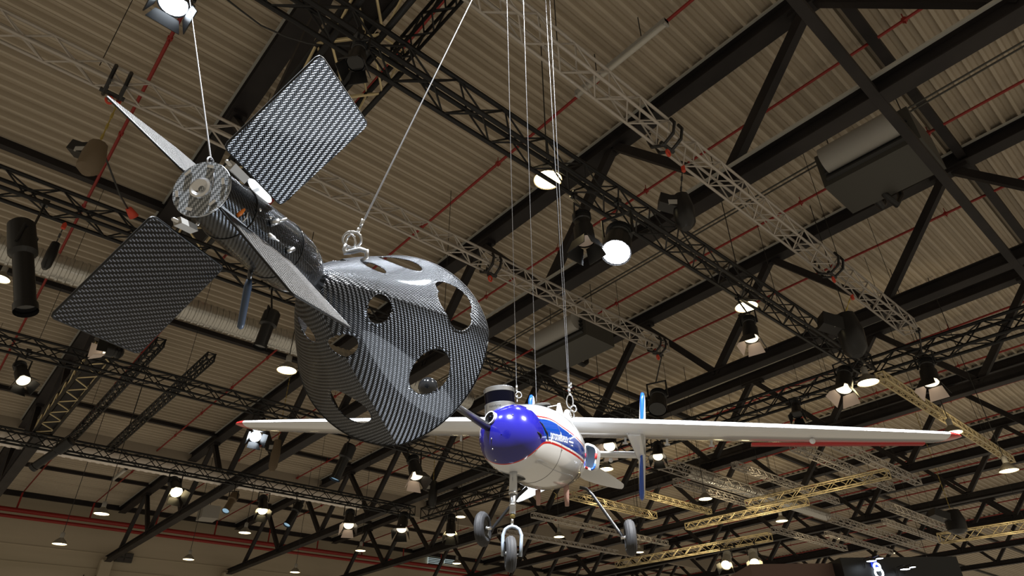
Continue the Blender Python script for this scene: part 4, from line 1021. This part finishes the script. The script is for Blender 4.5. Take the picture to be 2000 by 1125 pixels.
# tube lights, heaters, wall fittings
def tubelight(q0, q1, h, label):
    a, b = HZ(*q0, h), HZ(*q1, h); b = V((a.x, b.y, b.z)) if abs(a.x-b.x) < .6 else b
    t = thing('tube_light', label, 'tube light', (a+b)/2)
    build('housing', MB().beam(a, b, .13, .10), 'lightgrey', t); build('diffuser', MB().path([a+(b-a)*.02-V((0, 0, .06)), b-(b-a)*.02-V((0, 0, .06))], .055, 10), 'tube', t, True)
    for f in (.01, .99): build('end_cap', MB().beam(a+(b-a)*(f-.01)-V((0, 0, .03)), a+(b-a)*(f+.01)-V((0, 0, .03)), .14, .16), 'lightgrey', t)
    build('bracket', MB().tube(a+(b-a)*.25, a+(b-a)*.25+V((0, 0, roofh(a.y)-a.z)), .012, 5).tube(a+(b-a)*.75, a+(b-a)*.75+V((0, 0, roofh(a.y)-a.z)), .012, 5), 'darkcable', t)
tubelight((1126, 184), (1299, 38), 11.2, 'long switched off tube light under the roof at upper centre')
tubelight((222, 935), (250, 916), 9.6, 'small pale tube light at lower left beyond the black truss')
def heater(px, py, h, L_, label, s_=1.):
    c = HZ(px, py, h); t = thing('unit_heater', label, 'air heater', c, 'air heaters under the roof')
    build('casing', MB().box(c, (.55*s_, 0, 0), (0, L_/2, 0), (0, 0, .36*s_)), 'greybox', t)
    build('fan_drum', MB().lathe(c+V((-.65*s_, -L_/2*.8, .1)), (0, 1, 0), [(0, .01), (0, .24*s_), (L_*.8, .24*s_), (L_*.8, .01)], 20), 'lightgrey', t, 40)
    for k in range(4): build('louvre', MB().beam(c+V((-.57*s_, -L_/2*.9, -.25*s_+k*.11*s_)), c+V((-.57*s_, L_/2*.9, -.25*s_+k*.11*s_)), .10, .02, (.6, 0, 1)), 'blackbody', t)
    build('flue_pipe', MB().path([c+V((.5*s_, L_/4, -.2)), c+V((.95*s_, L_/4, -.25)), c+V((1.1*s_, L_/4, -.1)), c+V((1.1*s_, L_/4, roofh(c.y)-c.z))], .09, 10), 'blackbody', t, True)
    build('hanger_rod', MB().tube(c+V((0, L_*.4, .3)), V((c.x, c.y+L_*.4, roofh(c.y)+.05)), .012, 5).tube(c+V((0, -L_*.4, .3)), V((c.x, c.y-L_*.4, roofh(c.y)+.05)), .012, 5), 'darkcable', t)
heater(1715, 318, 9.9, 2.0, 'grey air heater hanging under the roof at upper right', 1.25)
heater(1118, 668, 10.0, 2.4, 'dark air heater behind the ropes right of the cone', 1.2)
c = HZ(407, 1003, 9.4)
t = thing('junction_box', 'light grey box hanging below the roof truss at lower left centre', 'equipment box', c)
build('box_body', MB().box(c, (.45, -.1, 0), (.05, .6, 0), (0, 0, .35)), 'lightgrey', t); build('hanger_rod', MB().tube(c, (c.x, c.y, roofh(c.y)+.12), .015, 5), 'darkcable', t)
c = HZ(1752, 400, 9.2)
single('bent_pipe', 'bent black pipe below the heater at upper right', 'pipe', MB().path([c+V((-.5, .25, 1.15)), c+V((-.2, .1, .25)), c, c+V((.2, -.1, .3)), c+V((.25, -.15, 1.2))], .07, 8), 'blackbody', None, True)
def WL_(x, y, yy=48.35): d = ray(x, y); return CAM+d*(yy/d.y)
for i, x in enumerate([TX[2]-.3+0*1, TX[3]-.3, TX[4]-.3, TX[5]-.3]):
    single('wall_column', 'yellowish wall column under the %s roof truss foot from the left' % ['first visible', 'second visible', 'third visible', 'fourth visible'][i], 'column',
           MB().box((x+.5, 48.2, 4.6), (.32, 0, 0), (0, .22, 0), (0, 0, 4.6)), 'wall', 'columns against the far wall')
a, b = WL_(178, 1110), WL_(190, 1078)
t = thing('wall_ladder', 'thin dark ladder on the far wall at lower left', 'ladder', (a.x, 48.2, 3))
for dx in (0, .62): build('ladder_rail', MB().tube((a.x+dx-.3, 48.2, .2), (a.x+dx-.3, 48.2, CAMZ+6.6), .03, 6), 'steel', t)
for k in range(26): build('rung', MB().tube((a.x-.3, 48.2, .4+.3*k), (a.x+.32, 48.2, .4+.3*k), .016, 5), 'steel', t)
a, b = WL_(228, 1078), WL_(256, 1100)
t = thing('switch_cabinet', 'dark switch cabinet with four fields on the far wall beside a column', 'cabinet', ((a.x+b.x)/2, 48.3, b.z))
build('cabinet_body', MB().box((a+b)/2, ((b.x-a.x)/2, 0, 0), (0, .1, 0), (0, 0, (a.z-b.z)/2)), 'greybox', t)
for i in (0, 1):
    for j in (0, 1):
        build('cabinet_door', MB().box((a.x+(b.x-a.x)*(.27+.46*i), 48.22, b.z+(a.z-b.z)*(.27+.46*j)), ((b.x-a.x)*.2, 0, 0), (0, .02, 0), (0, 0, (a.z-b.z)*.18)), 'steel2', t)
for i, (x0, x1) in enumerate(((836, 862), (868, 896))):
    a, b = WL_(x0, 1088), WL_(x1, 1104); m_ = (a+b)/2
    o = struct('window_%d' % (i+1), MB().box(m_, ((b.x-a.x)/2, 0, 0), (0, .03, 0), (0, 0, (a.z-b.z)/2)), 'windowlit')
    fr = MB()
    for k in range(5): fr.beam((a.x, 48.28, b.z+(a.z-b.z)*k/4), (b.x, 48.28, b.z+(a.z-b.z)*k/4), .05, .07)
    build('window_frame', fr, 'steel', o)
# exhibition stand at the lower right
def stand(x0, x1, ytop, D, name, label, m, dep=3.):
    a, b = Q(x0, ytop, D), Q(x1, ytop, D); g = V((math.cos(YAW), math.sin(YAW), 0)); c = (a+b)/2+g*dep/2; zt = (a.z+b.z)/2
    e = (b-a); e.z = 0
    return single(name, label, 'exhibition stand', MB().box(V((c.x, c.y, zt/2)), e/2, g*dep/2, (0, 0, zt/2)), m), a, b
stand(1465, 1626, 1101, 21.2, 'stand_wall', 'brownish stand wall at the bottom edge left of the black booth', 'boothbrown')
bo_, a_, b_ = stand(1640, 1868, 1088, 20.6, 'stand_tower', 'black exhibition booth at the bottom right with a white sign', 'booth', 2.)
g = V((math.cos(YAW), math.sin(YAW), 0))
def F(x, y, D=20.53): return Q(x, y, D)
sg = thing('booth_sign', 'white ring shaped logo on the dark booth front', 'sign', F(1716, 1112))
build('sign_ring', MB().torus(F(1713, 1107), g, .085, .03, 20, 8, 1.1, V((0, 0, 1))), 'signwhite', sg, True)
build('sign_ring', MB().torus(F(1717, 1119), g, .11, .03, 20, 8, 1.15, V((0, 0, 1))), 'signwhite', sg, True)
build('sign_glow', MB().box(F(1708, 1100)+g*.03, (Rt-V((0, 0, 1))*Rt.z)*.09, g*.01, (0, 0, .10)), 'signblue', sg)
for (x, y, w_, lab) in ((1702, 1096, 20, 'cool white sign lamp at the booth, left one of the lower pair'), (1768, 1112, 20, 'cool white sign lamp at the booth, right one of the lower pair'),
                      (1718, 1091, 15, 'small cool lamp behind the booth lamp at left'), (1782, 1108, 14, 'small cool lamp behind the booth lamp at right')):
    c = F(x, y, 20.1); r = w_*.5*17.5/F_PX; t = thing('sign_lamp', lab, 'sign lamp', c, 'cool lamps above the booth sign')
    build('lamp_shade', MB().lathe(c, V((0, 0, 1)), [(0, r), (r*.3, r*.9), (r*.6, r*.2)], 16), 'blackbody', t, True)
    build('glowing_opening', MB().lathe(c, V((0, 0, 1)), [(0, .001), (0, r*.92)], 16), 'coolglow', t)
    build('bracket', MB().path([c+V((0, 0, r*.5)), c+V((0, 0, r*.9)), c+g*.4+V((0, 0, r*.9)), c+g*.46-V((0, 0, .1))], .012, 5), 'blackbody', t)
# a loose black cable sagging from the rig at the top left, and a curly one
P = [HZ(x, y, 7.9-.0*i) for i, (x, y) in enumerate(((432, -10), (470, 20), (510, 50), (560, 72), (600, 84), (640, 90)))]
single('loose_cable', 'thin black cable sagging across the roof at upper left', 'cable', MB().path(P, .014, 6), 'darkcable', None, True)
pl = thing('power_plug', 'red plug on a black cable hanging left of the carbon disc', 'power plug', HZ(250, 405, 7.0), None)
q0 = HZ(250, 408, 7.0); q1 = HZ(203, 300, 7.0)
build('plug_cable', MB().path([q0, q0*.7+q1*.3+V((0, 0, -.05)), q1], .014, 6), 'darkcable', pl, True)
build('plug_body', MB().tube(q0+V((0, 0, .02)), HZ(262, 424, 6.95), .05, 8, .08), 'orangered', pl, True)

# conduits parallel to the sprinkler runs, and warm light on the trusses at lower right
for i, ((xa, ya), (xb, yb)) in enumerate((((1720, 265), (2000, 115)), ((1140, 550), (1400, 400)), ((1010, 660), (1060, 625)))):
    p_ = HZ((xa+xb)/2, (ya+yb)/2, 11.3)
    single('conduit', 'thin grey conduit running beside a red pipe, ' + ['in the upper right', 'behind the dazzling spotlight', 'behind the ropes at centre'][i], 'conduit',
           MB().tube((p_.x, -5, roofh(-5)-.45), (p_.x, 24, roofh(24)-.45), .025, 6), 'greybox', 'conduits under the roof', True)
for key, en in (('r2', 260), ('r3', 200), ('r6a', 420), ('r6b', 260), ('r7', 420), ('r18', 300), ('r1', 160), ('r16', 160)):
    p0, p1, w_, wh_ = TR[key]; m_ = (p0+p1)/2
    spot('truss_wash_light', m_+V((-1.6, -1.2, -2.6)), m_, en, .1, 75, (1, .82, .50))
